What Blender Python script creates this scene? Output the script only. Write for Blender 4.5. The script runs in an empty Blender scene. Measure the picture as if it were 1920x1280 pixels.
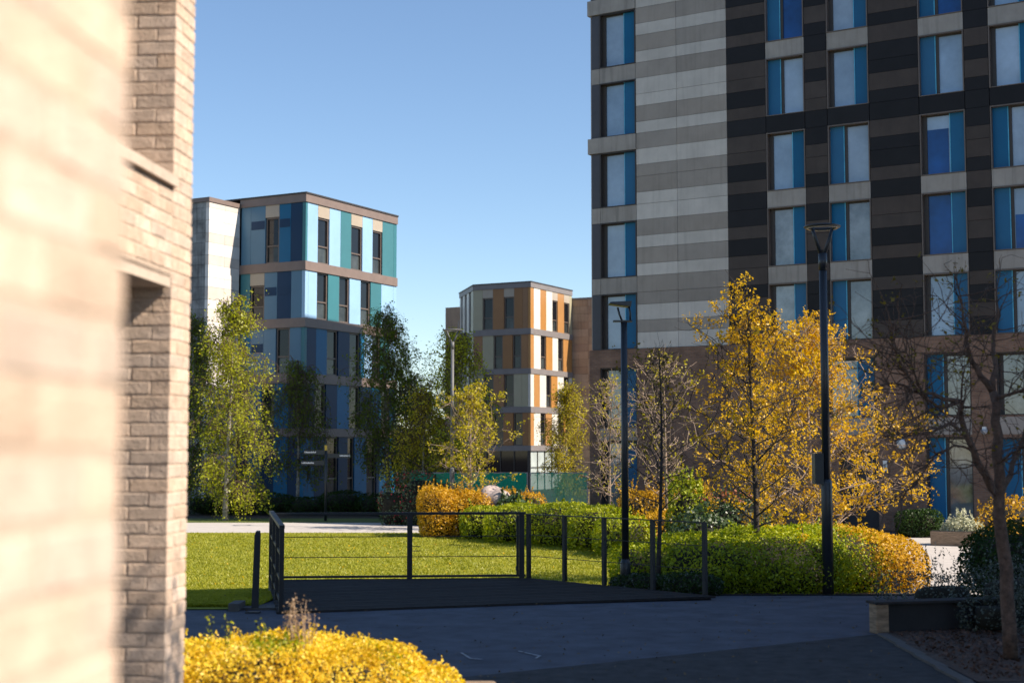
import bpy, math, random
import numpy as np
from mathutils import Vector, Matrix

# ------------------------------------------------------------------ camera, sky, sun
scene = bpy.context.scene
COL = scene.collection
EYE = 2.1
F = 2667.0
PITCH = math.atan(203.0 / F)
cam_d = bpy.data.cameras.new('camera')
cam = bpy.data.objects.new('camera', cam_d)
COL.objects.link(cam)
cam.location = (0, 0, EYE)
cam.rotation_euler = (math.pi / 2 + PITCH, 0, 0)
cam_d.lens = 50.0
cam_d.sensor_width = 36.0
cam_d.clip_start = 0.05
cam_d.clip_end = 5000
cam_d.dof.use_dof = True
cam_d.dof.focus_distance = 30.0
cam_d.dof.aperture_fstop = 2.0
cam_d.dof.aperture_blades = 0
scene.camera = cam

SUN_EL = math.radians(40.0)
SUN_H = np.array([0.945, -0.327])
SUN_H /= np.linalg.norm(SUN_H)
world = bpy.data.worlds.new('World')
scene.world = world
world.use_nodes = True
wn = world.node_tree
wn.nodes.clear()
w_out = wn.nodes.new('ShaderNodeOutputWorld')
w_bg = wn.nodes.new('ShaderNodeBackground')
w_sky = wn.nodes.new('ShaderNodeTexSky')
w_sky.sky_type = 'NISHITA'
w_sky.sun_disc = False
w_sky.sun_elevation = SUN_EL
w_sky.sun_rotation = math.atan2(SUN_H[0], SUN_H[1])
w_sky.altitude = 300
w_sky.air_density = 1.0
w_sky.dust_density = 0.05
w_sky.ozone_density = 3.2
w_bg.inputs['Strength'].default_value = 0.102
wn.links.new(w_sky.outputs[0], w_bg.inputs[0])
wn.links.new(w_bg.outputs[0], w_out.inputs[0])

sun_d = bpy.data.lights.new('sun', 'SUN')
sun_d.energy = 5.0
sun_d.angle = math.radians(0.5)
sun_d.color = (1.0, 0.88, 0.74)
sun = bpy.data.objects.new('sun', sun_d)
COL.objects.link(sun)
S = Vector((SUN_H[0] * math.cos(SUN_EL), SUN_H[1] * math.cos(SUN_EL), math.sin(SUN_EL)))
sun.rotation_euler = S.to_track_quat('Z', 'Y').to_euler()
sun.location = (30, -10, 40)

scene.view_settings.view_transform = 'Standard'
scene.view_settings.look = 'None'
scene.view_settings.exposure = 0.74
scene.view_settings.gamma = 1.0
scene.render.engine = 'CYCLES'
scene.cycles.use_denoising = True
scene.cycles.max_bounces = 8
scene.cycles.transparent_max_bounces = 12
scene.cycles.sample_clamp_indirect = 6.0

# ------------------------------------------------------------------ helpers
def unproj(x, y, depth):
    a = (x - 960.0) / F
    b = (640.0 - y) / F
    ry = math.cos(PITCH) - b * math.sin(PITCH)
    rz = math.sin(PITCH) + b * math.cos(PITCH)
    t = depth / ry
    return np.array([a * t, depth, EYE + rz * t])

def gz(y):
    t = min(1.0, max(0.0, (y - 19.0) / 12.0))
    return -0.7 * t * t * (3 - 2 * t)

MATS = {}
def nodes_of(m):
    m.use_nodes = True
    nt = m.node_tree
    nt.nodes.clear()
    return nt, nt.nodes, nt.links

def mat(name, col, rough=0.6, var=0.12, nscale=3.0, bump=0.0, bscale=40.0, spec=0.4, objvar=0.0, metal=0.0,
        col2=None, stretch=None, coat=0.0, dirt=0.0):
    if name in MATS:
        return MATS[name]
    m = bpy.data.materials.new(name)
    nt, N, L = nodes_of(m)
    out = N.new('ShaderNodeOutputMaterial')
    p = N.new('ShaderNodeBsdfPrincipled')
    L.new(p.outputs[0], out.inputs[0])
    p.inputs['Roughness'].default_value = rough
    p.inputs['Specular IOR Level'].default_value = spec
    p.inputs['Metallic'].default_value = metal
    p.inputs['Coat Weight'].default_value = coat
    geo = N.new('ShaderNodeNewGeometry')
    mp = N.new('ShaderNodeMapping')
    L.new(geo.outputs['Position'], mp.inputs[0])
    if stretch:
        mp.inputs['Scale'].default_value = stretch
    nz = N.new('ShaderNodeTexNoise')
    nz.inputs['Scale'].default_value = nscale
    nz.inputs['Detail'].default_value = 6
    nz.inputs['Roughness'].default_value = 0.65
    L.new(mp.outputs[0], nz.inputs['Vector'])
    mix = N.new('ShaderNodeMix')
    mix.data_type = 'RGBA'
    c = np.array(col[:3])
    c2 = np.array(col2[:3]) if col2 is not None else c * (1 - var * 2)
    c1 = c if col2 is not None else np.minimum(c * (1 + var * 2), 0.95)
    mix.inputs[6].default_value = (*c1, 1)
    mix.inputs[7].default_value = (*c2, 1)
    rmp = N.new('ShaderNodeMapRange')
    rmp.inputs[1].default_value = 0.3
    rmp.inputs[2].default_value = 0.7
    L.new(nz.outputs['Fac'], rmp.inputs[0])
    L.new(rmp.outputs[0], mix.inputs[0])
    last = mix.outputs[2]
    if dirt > 0:
        # run-off streaks: noise stretched along z
        mp2 = N.new('ShaderNodeMapping')
        mp2.inputs['Scale'].default_value = (5.0, 5.0, 0.35)
        L.new(geo.outputs['Position'], mp2.inputs[0])
        n2 = N.new('ShaderNodeTexNoise')
        n2.inputs['Scale'].default_value = 1.3
        n2.inputs['Detail'].default_value = 4
        L.new(mp2.outputs[0], n2.inputs['Vector'])
        r2 = N.new('ShaderNodeMapRange')
        r2.inputs[1].default_value = 0.5
        r2.inputs[2].default_value = 0.75
        r2.inputs[3].default_value = 1.0
        r2.inputs[4].default_value = 1.0 - dirt
        L.new(n2.outputs['Fac'], r2.inputs[0])
        mu = N.new('ShaderNodeMix')
        mu.data_type = 'RGBA'
        mu.blend_type = 'MULTIPLY'
        mu.inputs[0].default_value = 1.0
        L.new(last, mu.inputs[6])
        L.new(r2.outputs[0], mu.inputs[7])
        last = mu.outputs[2]
    if objvar > 0:
        oi = N.new('ShaderNodeObjectInfo')
        hs = N.new('ShaderNodeHueSaturation')
        r = N.new('ShaderNodeMapRange')
        r.inputs[3].default_value = 1 - objvar
        r.inputs[4].default_value = 1 + objvar
        L.new(oi.outputs['Random'], r.inputs[0])
        L.new(r.outputs[0], hs.inputs['Value'])
        w = N.new('ShaderNodeTexWhiteNoise')
        w.noise_dimensions = '1D'
        L.new(oi.outputs['Random'], w.inputs['W'])
        r3 = N.new('ShaderNodeMapRange')
        r3.inputs[3].default_value = 1 - objvar
        r3.inputs[4].default_value = 1 + objvar * 0.6
        L.new(w.outputs['Value'], r3.inputs[0])
        L.new(r3.outputs[0], hs.inputs['Saturation'])
        L.new(last, hs.inputs['Color'])
        last = hs.outputs[0]
    L.new(last, p.inputs['Base Color'])
    if bump > 0:
        nb = N.new('ShaderNodeTexNoise')
        nb.inputs['Scale'].default_value = bscale
        nb.inputs['Detail'].default_value = 5
        L.new(geo.outputs['Position'], nb.inputs['Vector'])
        b = N.new('ShaderNodeBump')
        b.inputs['Strength'].default_value = bump
        b.inputs['Distance'].default_value = 0.02
        L.new(nb.outputs['Fac'], b.inputs['Height'])
        L.new(b.outputs[0], p.inputs['Normal'])
    MATS[name] = m
    return m

def leaf_mat(name, cols, trans=0.45, gloss=0.12):
    m = bpy.data.materials.new(name)
    nt, N, L = nodes_of(m)
    out = N.new('ShaderNodeOutputMaterial')
    geo = N.new('ShaderNodeNewGeometry')
    ramp = N.new('ShaderNodeValToRGB')
    el = ramp.color_ramp.elements
    while len(el) < len(cols):
        el.new(0.5)
    for i, c in enumerate(cols):
        el[i].position = i / (len(cols) - 1)
        el[i].color = (*c, 1)
    # clump-scale variation mixed with leaf-scale variation
    nz = N.new('ShaderNodeTexNoise')
    nz.inputs['Scale'].default_value = 1.7
    nz.inputs['Detail'].default_value = 3
    L.new(geo.outputs['Position'], nz.inputs['Vector'])
    mr = N.new('ShaderNodeMapRange')
    mr.inputs[1].default_value = 0.3
    mr.inputs[2].default_value = 0.7
    L.new(nz.outputs['Fac'], mr.inputs[0])
    ma = N.new('ShaderNodeMath')
    ma.operation = 'ADD'
    L.new(mr.outputs[0], ma.inputs[0])
    L.new(geo.outputs['Random Per Island'], ma.inputs[1])
    mh = N.new('ShaderNodeMath')
    mh.operation = 'MULTIPLY'
    mh.inputs[1].default_value = 0.5
    L.new(ma.outputs[0], mh.inputs[0])
    L.new(mh.outputs[0], ramp.inputs[0])
    d = N.new('ShaderNodeBsdfDiffuse')
    t = N.new('ShaderNodeBsdfTranslucent')
    g = N.new('ShaderNodeBsdfGlossy')
    g.inputs['Roughness'].default_value = 0.45
    g.inputs['Color'].default_value = (0.6, 0.6, 0.6, 1)
    L.new(ramp.outputs[0], d.inputs[0])
    sat = N.new('ShaderNodeHueSaturation')
    sat.inputs['Saturation'].default_value = 1.15
    sat.inputs['Value'].default_value = 1.15
    L.new(ramp.outputs[0], sat.inputs['Color'])
    L.new(sat.outputs[0], t.inputs[0])
    m1 = N.new('ShaderNodeMixShader')
    m1.inputs[0].default_value = trans
    L.new(d.outputs[0], m1.inputs[1])
    L.new(t.outputs[0], m1.inputs[2])
    m2 = N.new('ShaderNodeMixShader')
    m2.inputs[0].default_value = gloss * 0.3
    L.new(m1.outputs[0], m2.inputs[1])
    L.new(g.outputs[0], m2.inputs[2])
    L.new(m2.outputs[0], out.inputs[0])
    MATS[name] = m
    return m

def brick_mat(name, c1, c2, mortar, bw=0.225, bh=0.075, ms=0.01):
    m = bpy.data.materials.new(name)
    nt, N, L = nodes_of(m)
    out = N.new('ShaderNodeOutputMaterial')
    p = N.new('ShaderNodeBsdfPrincipled')
    p.inputs['Roughness'].default_value = 0.85
    p.inputs['Specular IOR Level'].default_value = 0.2
    L.new(p.outputs[0], out.inputs[0])
    tc = N.new('ShaderNodeTexCoord')
    sp = N.new('ShaderNodeSeparateXYZ')
    L.new(tc.outputs['Object'], sp.inputs[0])
    ad = N.new('ShaderNodeMath')
    ad.operation = 'ADD'
    L.new(sp.outputs[0], ad.inputs[0])
    L.new(sp.outputs[1], ad.inputs[1])
    cb = N.new('ShaderNodeCombineXYZ')
    L.new(ad.outputs[0], cb.inputs[0])
    L.new(sp.outputs[2], cb.inputs[1])
    bt = N.new('ShaderNodeTexBrick')
    bt.inputs['Scale'].default_value = 1.0
    bt.inputs['Brick Width'].default_value = bw
    bt.inputs['Row Height'].default_value = bh
    bt.inputs['Mortar Size'].default_value = ms
    bt.inputs['Color1'].default_value = (*c1, 1)
    bt.inputs['Color2'].default_value = (*c2, 1)
    bt.inputs['Mortar'].default_value = (*mortar, 1)
    L.new(cb.outputs[0], bt.inputs['Vector'])
    nz = N.new('ShaderNodeTexNoise')
    nz.inputs['Scale'].default_value = 2.0
    nz.inputs['Detail'].default_value = 6
    L.new(tc.outputs['Object'], nz.inputs['Vector'])
    mr = N.new('ShaderNodeMapRange')
    mr.inputs[1].default_value = 0.3
    mr.inputs[2].default_value = 0.7
    mr.inputs[3].default_value = 0.75
    mr.inputs[4].default_value = 1.2
    L.new(nz.outputs['Fac'], mr.inputs[0])
    mu = N.new('ShaderNodeMix')
    mu.data_type = 'RGBA'
    mu.blend_type = 'MULTIPLY'
    mu.inputs[0].default_value = 1.0
    L.new(bt.outputs['Color'], mu.inputs[6])
    L.new(mr.outputs[0], mu.inputs[7])
    L.new(mu.outputs[2], p.inputs['Base Color'])
    b = N.new('ShaderNodeBump')
    b.inputs['Strength'].default_value = 0.6
    b.inputs['Distance'].default_value = 0.01
    b.invert = True
    L.new(bt.outputs['Fac'], b.inputs['Height'])
    L.new(b.outputs[0], p.inputs['Normal'])
    MATS[name] = m
    return m

def link(o, parent=None):
    COL.objects.link(o)
    if parent is not None:
        o.parent = parent
    return o

def props(o, label=None, cat=None, group=None, kind=None):
    if label: o['label'] = label
    if cat: o['category'] = cat
    if group: o['group'] = group
    if kind: o['kind'] = kind
    return o

def thing(name, label, cat, loc=(0, 0, 0), rz=0.0, group=None):
    o = bpy.data.objects.new(name, None)
    o.empty_display_size = 0.3
    o.location = loc
    o.rotation_euler = (0, 0, rz)
    link(o)
    return props(o, label, cat, group)

def mesh_obj(name, verts, faces, m, parent=None, smooth=False):
    me = bpy.data.meshes.new(name)
    me.from_pydata([tuple(v) for v in verts], [], faces)
    mm = m if isinstance(m, (list, tuple)) else [m]
    for x in mm:
        me.materials.append(x)
    if smooth:
        me.polygons.foreach_set('use_smooth', [True] * len(me.polygons))
    me.update()
    return link(bpy.data.objects.new(name, me), parent)

def quads_obj(name, V, m, parent=None, k=4):
    """V: (N,k,3) array of separate faces."""
    V = np.asarray(V, dtype=np.float32)
    n = V.shape[0]
    me = bpy.data.meshes.new(name)
    me.vertices.add(n * k)
    me.vertices.foreach_set('co', V.reshape(-1))
    me.loops.add(n * k)
    me.loops.foreach_set('vertex_index', np.arange(n * k, dtype=np.int32))
    me.polygons.add(n)
    me.polygons.foreach_set('loop_start', np.arange(0, n * k, k, dtype=np.int32))
    me.polygons.foreach_set('loop_total', np.full(n, k, dtype=np.int32))
    me.materials.append(m)
    me.update(calc_edges=True)
    return link(bpy.data.objects.new(name, me), parent)

UNIT_F = [(0, 3, 2, 1), (4, 5, 6, 7), (0, 1, 5, 4), (1, 2, 6, 5), (2, 3, 7, 6), (3, 0, 4, 7)]
def box_verts(x0, x1, y0, y1, z0, z1):
    return [(x0, y0, z0), (x1, y0, z0), (x1, y1, z0), (x0, y1, z0), (x0, y0, z1), (x1, y0, z1), (x1, y1, z1), (x0, y1, z1)]

_unit = {}
def pbox(name, b, m, parent):
    """A box piece that shares one unit mesh per material."""
    if m.name not in _unit:
        me = bpy.data.meshes.new('unit_piece_' + m.name)
        me.from_pydata(box_verts(-.5, .5, -.5, .5, -.5, .5), [], UNIT_F)
        me.materials.append(m)
        _unit[m.name] = me
    o = bpy.data.objects.new(name, _unit[m.name])
    x0, x1, y0, y1, z0, z1 = b
    o.location = ((x0 + x1) / 2, (y0 + y1) / 2, (z0 + z1) / 2)
    o.scale = (x1 - x0, y1 - y0, z1 - z0)
    return link(o, parent)

def boxes(name, bs, m, parent=None):
    v, f = [], []
    for b in bs:
        o = len(v)
        v += box_verts(*b)
        f += [tuple(i + o for i in q) for q in UNIT_F]
    return mesh_obj(name, v, f, m, parent)

class Tubes:
    def __init__(self):
        self.v, self.f = [], []
    def add(self, pts, radii, k=6, cap=True):
        P = [np.asarray(p, float) for p in pts]
        n = len(P)
        o = len(self.v)
        prev = None
        for i in range(n):
            t = P[min(i + 1, n - 1)] - P[max(i - 1, 0)]
            t = t / (np.linalg.norm(t) + 1e-9)
            if prev is None:
                a = np.array([0, 0, 1.0]) if abs(t[2]) < 0.9 else np.array([1.0, 0, 0])
            else:
                a = prev
            b = np.cross(t, a); b /= (np.linalg.norm(b) + 1e-9)
            a = np.cross(b, t)
            prev = a
            r = radii[i] if hasattr(radii, '__len__') else radii
            for j in range(k):
                an = 2 * math.pi * j / k
                self.v.append(P[i] + r * (math.cos(an) * a + math.sin(an) * b))
        for i in range(n - 1):
            for j in range(k):
                j2 = (j + 1) % k
                self.f.append((o + i * k + j, o + i * k + j2, o + (i + 1) * k + j2, o + (i + 1) * k + j))
        if cap:
            self.f.append(tuple(o + j for j in range(k))[::-1])
            self.f.append(tuple(o + (n - 1) * k + j for j in range(k)))
    def obj(self, name, m, parent=None, smooth=True):
        return mesh_obj(name, self.v, self.f, m, parent, smooth)

def torus(name, R, r, m, parent, z=0.0, flat=0.5, n=40, k=10):
    v, f = [], []
    for i in range(n):
        a = 2 * math.pi * i / n
        for j in range(k):
            b = 2 * math.pi * j / k
            v.append(((R + r * math.cos(b)) * math.cos(a), (R + r * math.cos(b)) * math.sin(a), z + flat * r * math.sin(b)))
    for i in range(n):
        for j in range(k):
            f.append((i * k + j, ((i + 1) % n) * k + j, ((i + 1) % n) * k + (j + 1) % k, i * k + (j + 1) % k))
    return mesh_obj(name, v, f, m, parent, True)

def leaves_from(centers, size, rng, aspect=0.6, outward=None, flat=0.0):
    C = np.asarray(centers, float)
    n = len(C)
    nrm = rng.normal(size=(n, 3))
    if outward is not None:
        nrm = nrm * 0.7 + outward
    nrm[:, 2] += flat
    nrm /= np.linalg.norm(nrm, axis=1, keepdims=True) + 1e-9
    t = rng.normal(size=(n, 3))
    t -= (t * nrm).sum(1, keepdims=True) * nrm
    t /= np.linalg.norm(t, axis=1, keepdims=True) + 1e-9
    b = np.cross(nrm, t)
    s = size * rng.uniform(0.45, 1.4, size=(n, 1))
    L, W = s * 0.5, s * 0.5 * aspect
    V = np.stack([C - t * L, C + b * W + t * L * 0.1 + nrm * W * 0.35, C + t * L, C - b * W + t * L * 0.1 + nrm * W * 0.35], axis=1)
    return V

# ------------------------------------------------------------------ materials
M_asphalt = mat('asphalt', (0.076, 0.083, 0.104), 0.85, 0.16, 2.2, bump=0.35, bscale=160, spec=0.3)
M_tarmac = mat('dark_tarmac', (0.047, 0.047, 0.049), 0.9, 0.2, 5, bump=0.5, bscale=190, spec=0.25)
M_path = mat('pale_path', (0.50, 0.46, 0.42), 0.85, 0.06, 4, bump=0.2, bscale=120)
M_soil = mat('soil', (0.06, 0.042, 0.03), 0.95, 0.2, 7, bump=0.8, bscale=60)
M_mulch = mat('bark_mulch', (0.085, 0.055, 0.04), 0.95, 0.25, 18, bump=1.0, bscale=70)
M_grass = mat('lawn_grass', (0.31, 0.30, 0.036), 0.9, 0.0, 1.2, bump=0.6, bscale=130, spec=0.2, col2=(0.20, 0.225, 0.022))
M_verge = mat('verge_grass', (0.10, 0.13, 0.02), 0.9, 0.15, 2.5, bump=0.8, bscale=90)
M_kerb = mat('concrete_edging', (0.085, 0.078, 0.072), 0.85, 0.1, 10, bump=0.3, bscale=120)
M_steel = mat('dark_painted_steel', (0.018, 0.019, 0.022), 0.5, 0.08, 12, spec=0.3)
M_steel_b = mat('lamp_painted_steel', (0.020, 0.024, 0.030), 0.38, 0.08, 12, spec=0.5)
M_galv = mat('galvanised_steel', (0.30, 0.30, 0.30), 0.5, 0.1, 8, metal=0.4)
M_deck = mat('deck_timber', (0.026, 0.023, 0.022), 0.85, 0.2, 5, bump=0.5, bscale=60, spec=0.2, objvar=0.15, stretch=(0.6, 8, 8))
M_sleeper = mat('timber_sleeper', (0.26, 0.185, 0.12), 0.85, 0.22, 5, bump=0.6, bscale=50, stretch=(1, 1, 6))
M_joint = mat('dark_joint', (0.02, 0.02, 0.022), 0.8)
M_glass_dark = mat('dark_window_glass', (0.010, 0.011, 0.014), 0.04, 0.1, 1.0, spec=0.35)
M_frame_br = mat('bronze_window_frame', (0.125, 0.095, 0.078), 0.45, 0.05, 8, spec=0.5)
M_frame_dk = mat('dark_window_frame', (0.045, 0.038, 0.035), 0.5, 0.05, 8)

# ------------------------------------------------------------------ ground and paving
def sheet(name, rows, m, dz, nx=1, zfun=gz):
    """rows: list of (y, x_left, x_right)."""
    v, f = [], []
    for (y, a, b) in rows:
        for i in range(nx + 1):
            v.append((a + (b - a) * i / nx, y, zfun(y) + dz))
    for r in range(len(rows) - 1):
        for i in range(nx):
            o = r * (nx + 1) + i
            f.append((o, o + 1, o + nx + 2, o + nx + 1))
    o = mesh_obj(name, v, f, m)
    return props(o, kind='structure')

def interp_rows(keys, step=0.6):
    ys = [k[0] for k in keys]
    n = max(2, int((ys[-1] - ys[0]) / step) + 1)
    yy = sorted(set(list(np.linspace(ys[0], ys[-1], n)) + ys))
    return [(y, float(np.interp(y, ys, [k[1] for k in keys])), float(np.interp(y, ys, [k[2] for k in keys]))) for y in yy]

rows = [(-60, -400, 400)] + [(y, -400, 400) for y in np.linspace(10, 40, 61)] + [(120, -600, 600), (2500, -3000, 3000)]
sheet('ground', rows, M_soil, -0.03)
sheet('pavement', interp_rows([(-40, -1.2, 40), (0, -1.2, 40), (8, -2.2, 40), (18.7, -14, 40), (18.95, -14, 40), (19.0, -4.5, 40), (21.0, -3.8, 40), (21.5, 2.0, 36), (26, 4, 30), (32, 5.5, 26), (49, 5.5, 18)]), M_asphalt, 0.0)
sheet('entrance_path', interp_rows([(22.0, 6.95, 12.0), (28, 7.0, 13.5), (36, 7.0, 15.0), (46, 7, 16)]), M_path, 0.005)
sheet('tarmac', interp_rows([(-20, -1.0, 4.0), (12.8, -1.0, 4.03), (13.3, -0.55, 4.05), (16.4, 4.1, 4.16)]), M_tarmac, 0.005)
sheet('lawn', interp_rows([(18.95, -13, -3.5), (22.5, -13, -3.2), (22.6, -13, 2.3), (30, -13, 3.0), (40, -14, 2.6), (48.4, -14, 0.4)]), M_grass, 0.012)
sheet('far_path', interp_rows([(48.4, -26, 0.6), (55.2, -26, -1.0)]), M_path, 0.006)
sheet('grass_verge', interp_rows([(55.2, -26, -1.0), (58.5, -26, -2)]), M_verge, 0.012)

sheet('hedge_bed', interp_rows([(21.7, 2.4, 6.3), (23.0, 1.9, 6.75), (26.6, 2.6, 6.75), (27.0, 3.0, 6.3)]), M_soil, 0.016)

# grass blades, fallen petals
rng = np.random.default_rng(5)
def blades(name, n, y0, y1, xfun, h, m, label):
    y = y0 + (y1 - y0) * rng.random(n) ** 1.5
    a, b = xfun(y)
    x = a + (b - a) * rng.random(n)
    z = np.array([gz(q) for q in y]) + 0.012
    C = np.stack([x, y, z], 1)
    an = rng.uniform(0, 2 * np.pi, n)
    d = np.stack([np.cos(an), np.sin(an), 0 * an], 1)
    hh = h * rng.uniform(0.5, 1.3, n)[:, None]
    w = 0.010 + 0.008 * rng.random(n)[:, None]
    lean = rng.normal(size=(n, 3)) * [1, 1, 0] * 0.6 * hh
    V = np.stack([C - d * w, C + d * w, C + lean + np.array([0, 0, 1]) * hh], 1)
    o = quads_obj(name, V, m, None, 3)
    return props(o, label, 'grass', kind='stuff')
M_blade = leaf_mat('grass_blade', [(0.17, 0.20, 0.016), (0.31, 0.31, 0.028), (0.46, 0.42, 0.06)], 0.35, 0.1)
blades('grass', 130000, 19.2, 48.2, lambda y: (np.clip(-0.245 * y - 0.5, -13, 0), np.where(y < 22.7, -3.4, np.interp(y, [22.7, 30, 40, 48.4], [2.2, 3.0, 2.6, 0.4]))), 0.045, M_blade, 'short mown grass of the lawn behind the deck')

# edging and faint paint marks on the tarmac
def slab(name, pts, z0, z1, m, label, cat, parent=None):
    n = len(pts)
    v = [(p[0], p[1], z0) for p in pts] + [(p[0], p[1], z1) for p in pts]
    f = [tuple(range(n))[::-1], tuple(range(n, 2 * n))] + [(i, (i + 1) % n, n + (i + 1) % n, n + i) for i in range(n)]
    o = mesh_obj(name, v, f, m, parent)
    if label: props(o, label, cat)
    return o
kerb = thing('edging_kerb', 'narrow concrete edging between dark tarmac and bark mulch bed', 'kerb', (4.1, 12.0, 0))
for i in range(5):
    y0 = 0.3 + i * 0.83 - 0.1
    pbox('edging_block', (-0.075 + i * 0.03, 0.035 + i * 0.03, y0, y0 + 0.82, -0.05, 0.03), M_kerb, kerb)
M_paint = mat('worn_white_paint', (0.32, 0.33, 0.34), 0.8, 0.2, 20)
for (a, b, c, lab) in [((866, 1218), (884, 1229), (905, 1231), 'faint white paint mark with its corner pointing at the yellow shrub'),
                       ((972, 1215), (1012, 1224), (1004, 1229), 'faint white paint mark with a bent end on the pavement')]:
    pts = []
    for q in (a, b, c):
        d = EYE * F / (q[1] - 843.0)
        pts.append(np.array([(q[0] - 960) / F * d, d]))
    v, f = [], []
    for i in range(2):
        t = pts[i + 1] - pts[i]; t /= np.linalg.norm(t)
        nn = np.array([-t[1], t[0]]) * 0.012
        o = len(v)
        for q in (pts[i] - nn, pts[i + 1] - nn, pts[i + 1] + nn, pts[i] + nn):
            v.append((q[0], q[1], 0.0095 + 0.004 * i))
        f.append((o, o + 1, o + 2, o + 3))
    props(mesh_obj('paint_mark', v, f, M_paint), lab, 'paint mark')

# bed on the right
slab_bed = [(4.2, 13.0), (12, 13.6), (12, 19.6), (6.6, 18.6), (4.22, 16.5)]
v = [(x, y, gz(y) + 0.02) for x, y in slab_bed]
props(mesh_obj('planting_bed', v, [tuple(range(len(v)))], M_mulch), kind='structure')
M_paver = mat('brown_paving', (0.15, 0.115, 0.09), 0.9, 0.12, 8, bump=0.3)
v = [(x, y, 0.012) for x, y in [(4.2, 9), (14, 9), (14, 13.7), (12, 13.6), (4.2, 13.0)]]
props(mesh_obj('side_path', v, [tuple(range(5))], M_paver), kind='structure')

# ------------------------------------------------------------------ tower
U = np.array([0.85309, -0.52177]); RZ_T = math.atan2(U[1], U[0])
tower = thing('apartment_tower', 'tall apartment tower clad in grey and black striped panels over red brick', 'building', (3.13, 55.6, -0.7), RZ_T)
TB = 0.7   # z offset: tower-local z = world z + 0.7
M_pl = mat('pale_grey_cladding', (0.53, 0.49, 0.445), 0.5, 0.05, 1.2, objvar=0.09, dirt=0.13, spec=0.3)
M_pd = mat('mid_grey_cladding', (0.30, 0.262, 0.228), 0.5, 0.05, 1.2, objvar=0.09, dirt=0.13, spec=0.3)
M_bk = mat('black_cladding', (0.014, 0.013, 0.015), 0.5, 0.08, 1.5, objvar=0.14, spec=0.2)
M_br = mat('charcoal_brown_cladding', (0.066, 0.051, 0.044), 0.5, 0.08, 1.5, objvar=0.08, dirt=0.12, spec=0.2)
M_sill = mat('grey_sill_panel', (0.32, 0.29, 0.26), 0.5, 0.06, 1.5, objvar=0.07, dirt=0.25, spec=0.25)
M_slate = mat('slate_cladding', (0.06, 0.06, 0.072), 0.5, 0.05, 2, objvar=0.05)
M_blu = mat('blue_window_panel', (0.003, 0.115, 0.255), 0.4, 0.03, 1.5, spec=0.25, objvar=0.08)
M_blu_edge = mat('pale_blue_edge', (0.08, 0.40, 0.60), 0.4)
M_pane = mat('frosted_window_pane', (0.25, 0.35, 0.47), 0.08, 0.14, 0.5, spec=0.7, coat=0.5, objvar=0.18)
M_pane_b = mat('deep_blue_window_pane', (0.006, 0.07, 0.25), 0.06, 0.2, 0.8, spec=0.4, coat=0.1)
M_pane_g = mat('reflective_window_pane', (0.16, 0.18, 0.19), 0.05, 0.45, 0.7, spec=0.9, coat=0.8, objvar=0.15)
M_brick_red = brick_mat('red_brick', (0.26, 0.148, 0.10), (0.185, 0.105, 0.074), (0.20, 0.15, 0.12))

DEP, REC = 0.29, 0.30
TOPZ = 24.0 + TB
S1 = 24.0
boxes('structural_core', [(0.02, S1, REC, 13.4, 0, TOPZ - 0.2)], M_joint, tower)
boxes('rear_box', [(0.5, S1, 13.46, 15.3, 0, 21.6 + TB)], M_pd, tower)  # unseen mass added behind the tower to shade the blue block's lower floors
boxes('side_wall', [(-0.02, 0.02, 0.04, 13.4, 6.0 + TB, TOPZ), (0.02, S1, 13.4, 13.45, 0, TOPZ)], M_pd, tower)
boxes('roof', [(-0.1, S1, -0.05, 13.5, TOPZ, TOPZ + 0.25)], M_slate, tower)

zs = [5.98, 6.6, 7.07, 7.68, 8.15, 8.78, 9.25, 9.87, 10.34, 10.96, 11.57, 12.04, 12.66, 13.12, 13.74, 14.36, 14.81, 15.43, 15.90, 16.53, 17.15, 17.60, 18.23, 18.70, 19.32, 19.93, 20.40, 21.02, 21.49, 22.11, 22.73, 23.2, 23.97]
patL = 'LDLDDLDLDLLDDLDLDLLDLDLDLDLDDLDL'
patK = ['BKBKBBKBKKBKBBKBKBBKBKBKBKBBKBKB', 'KBKKBKBBKBKBBKKBBKBKKBKBKBKBKKBK', 'BKKBKBKBBKBKKBBKBKKBKBBKBKBKBKKB', 'KBKBKKBBKBKBBKBKBKBKKBKBBKBKBKBB', 'BKBKKBKBKBBKBKKBKBKBBKBKBKKBKBKB']
g = 0.006
# base of the cladding drawn in tower-local coordinates
for i in range(len(zs) - 1):
    a, b = zs[i] + TB, zs[i + 1] + TB
    for (s0, s1) in ((1.99, 3.72), (3.72, 5.78)):
        pbox('cladding_panel', (s0 + g, s1 - g, 0.0, DEP, a + g, b - g), M_pl if patL[i] == 'L' else M_pd, tower)
stripes = [(5.78, 7.32), (8.83, 9.66), (11.21, 12.96), (14.54, 15.35), (16.92, 18.7), (20.25, 21.1), (22.65, 24.0)]
def stripe_mat(k, i):
    return M_bk if patK[k % 5][i] == 'K' else M_br
for k, (s0, s1) in enumerate(stripes):
    for i in range(len(zs) - 1):
        a, b = zs[i] + TB, zs[i + 1] + TB
        m = stripe_mat(k, i)
        if i in (14,):
            m = M_bk
        pbox('cladding_panel', (s0 + g, s1 - g, 0.004, DEP, a + g, b - g), m, tower)

sills = [5.98, 8.78, 11.57, 14.36, 17.15, 19.93, 22.73]
heads = [8.15, 10.96, 13.74, 16.53, 19.32, 22.11]

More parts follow.
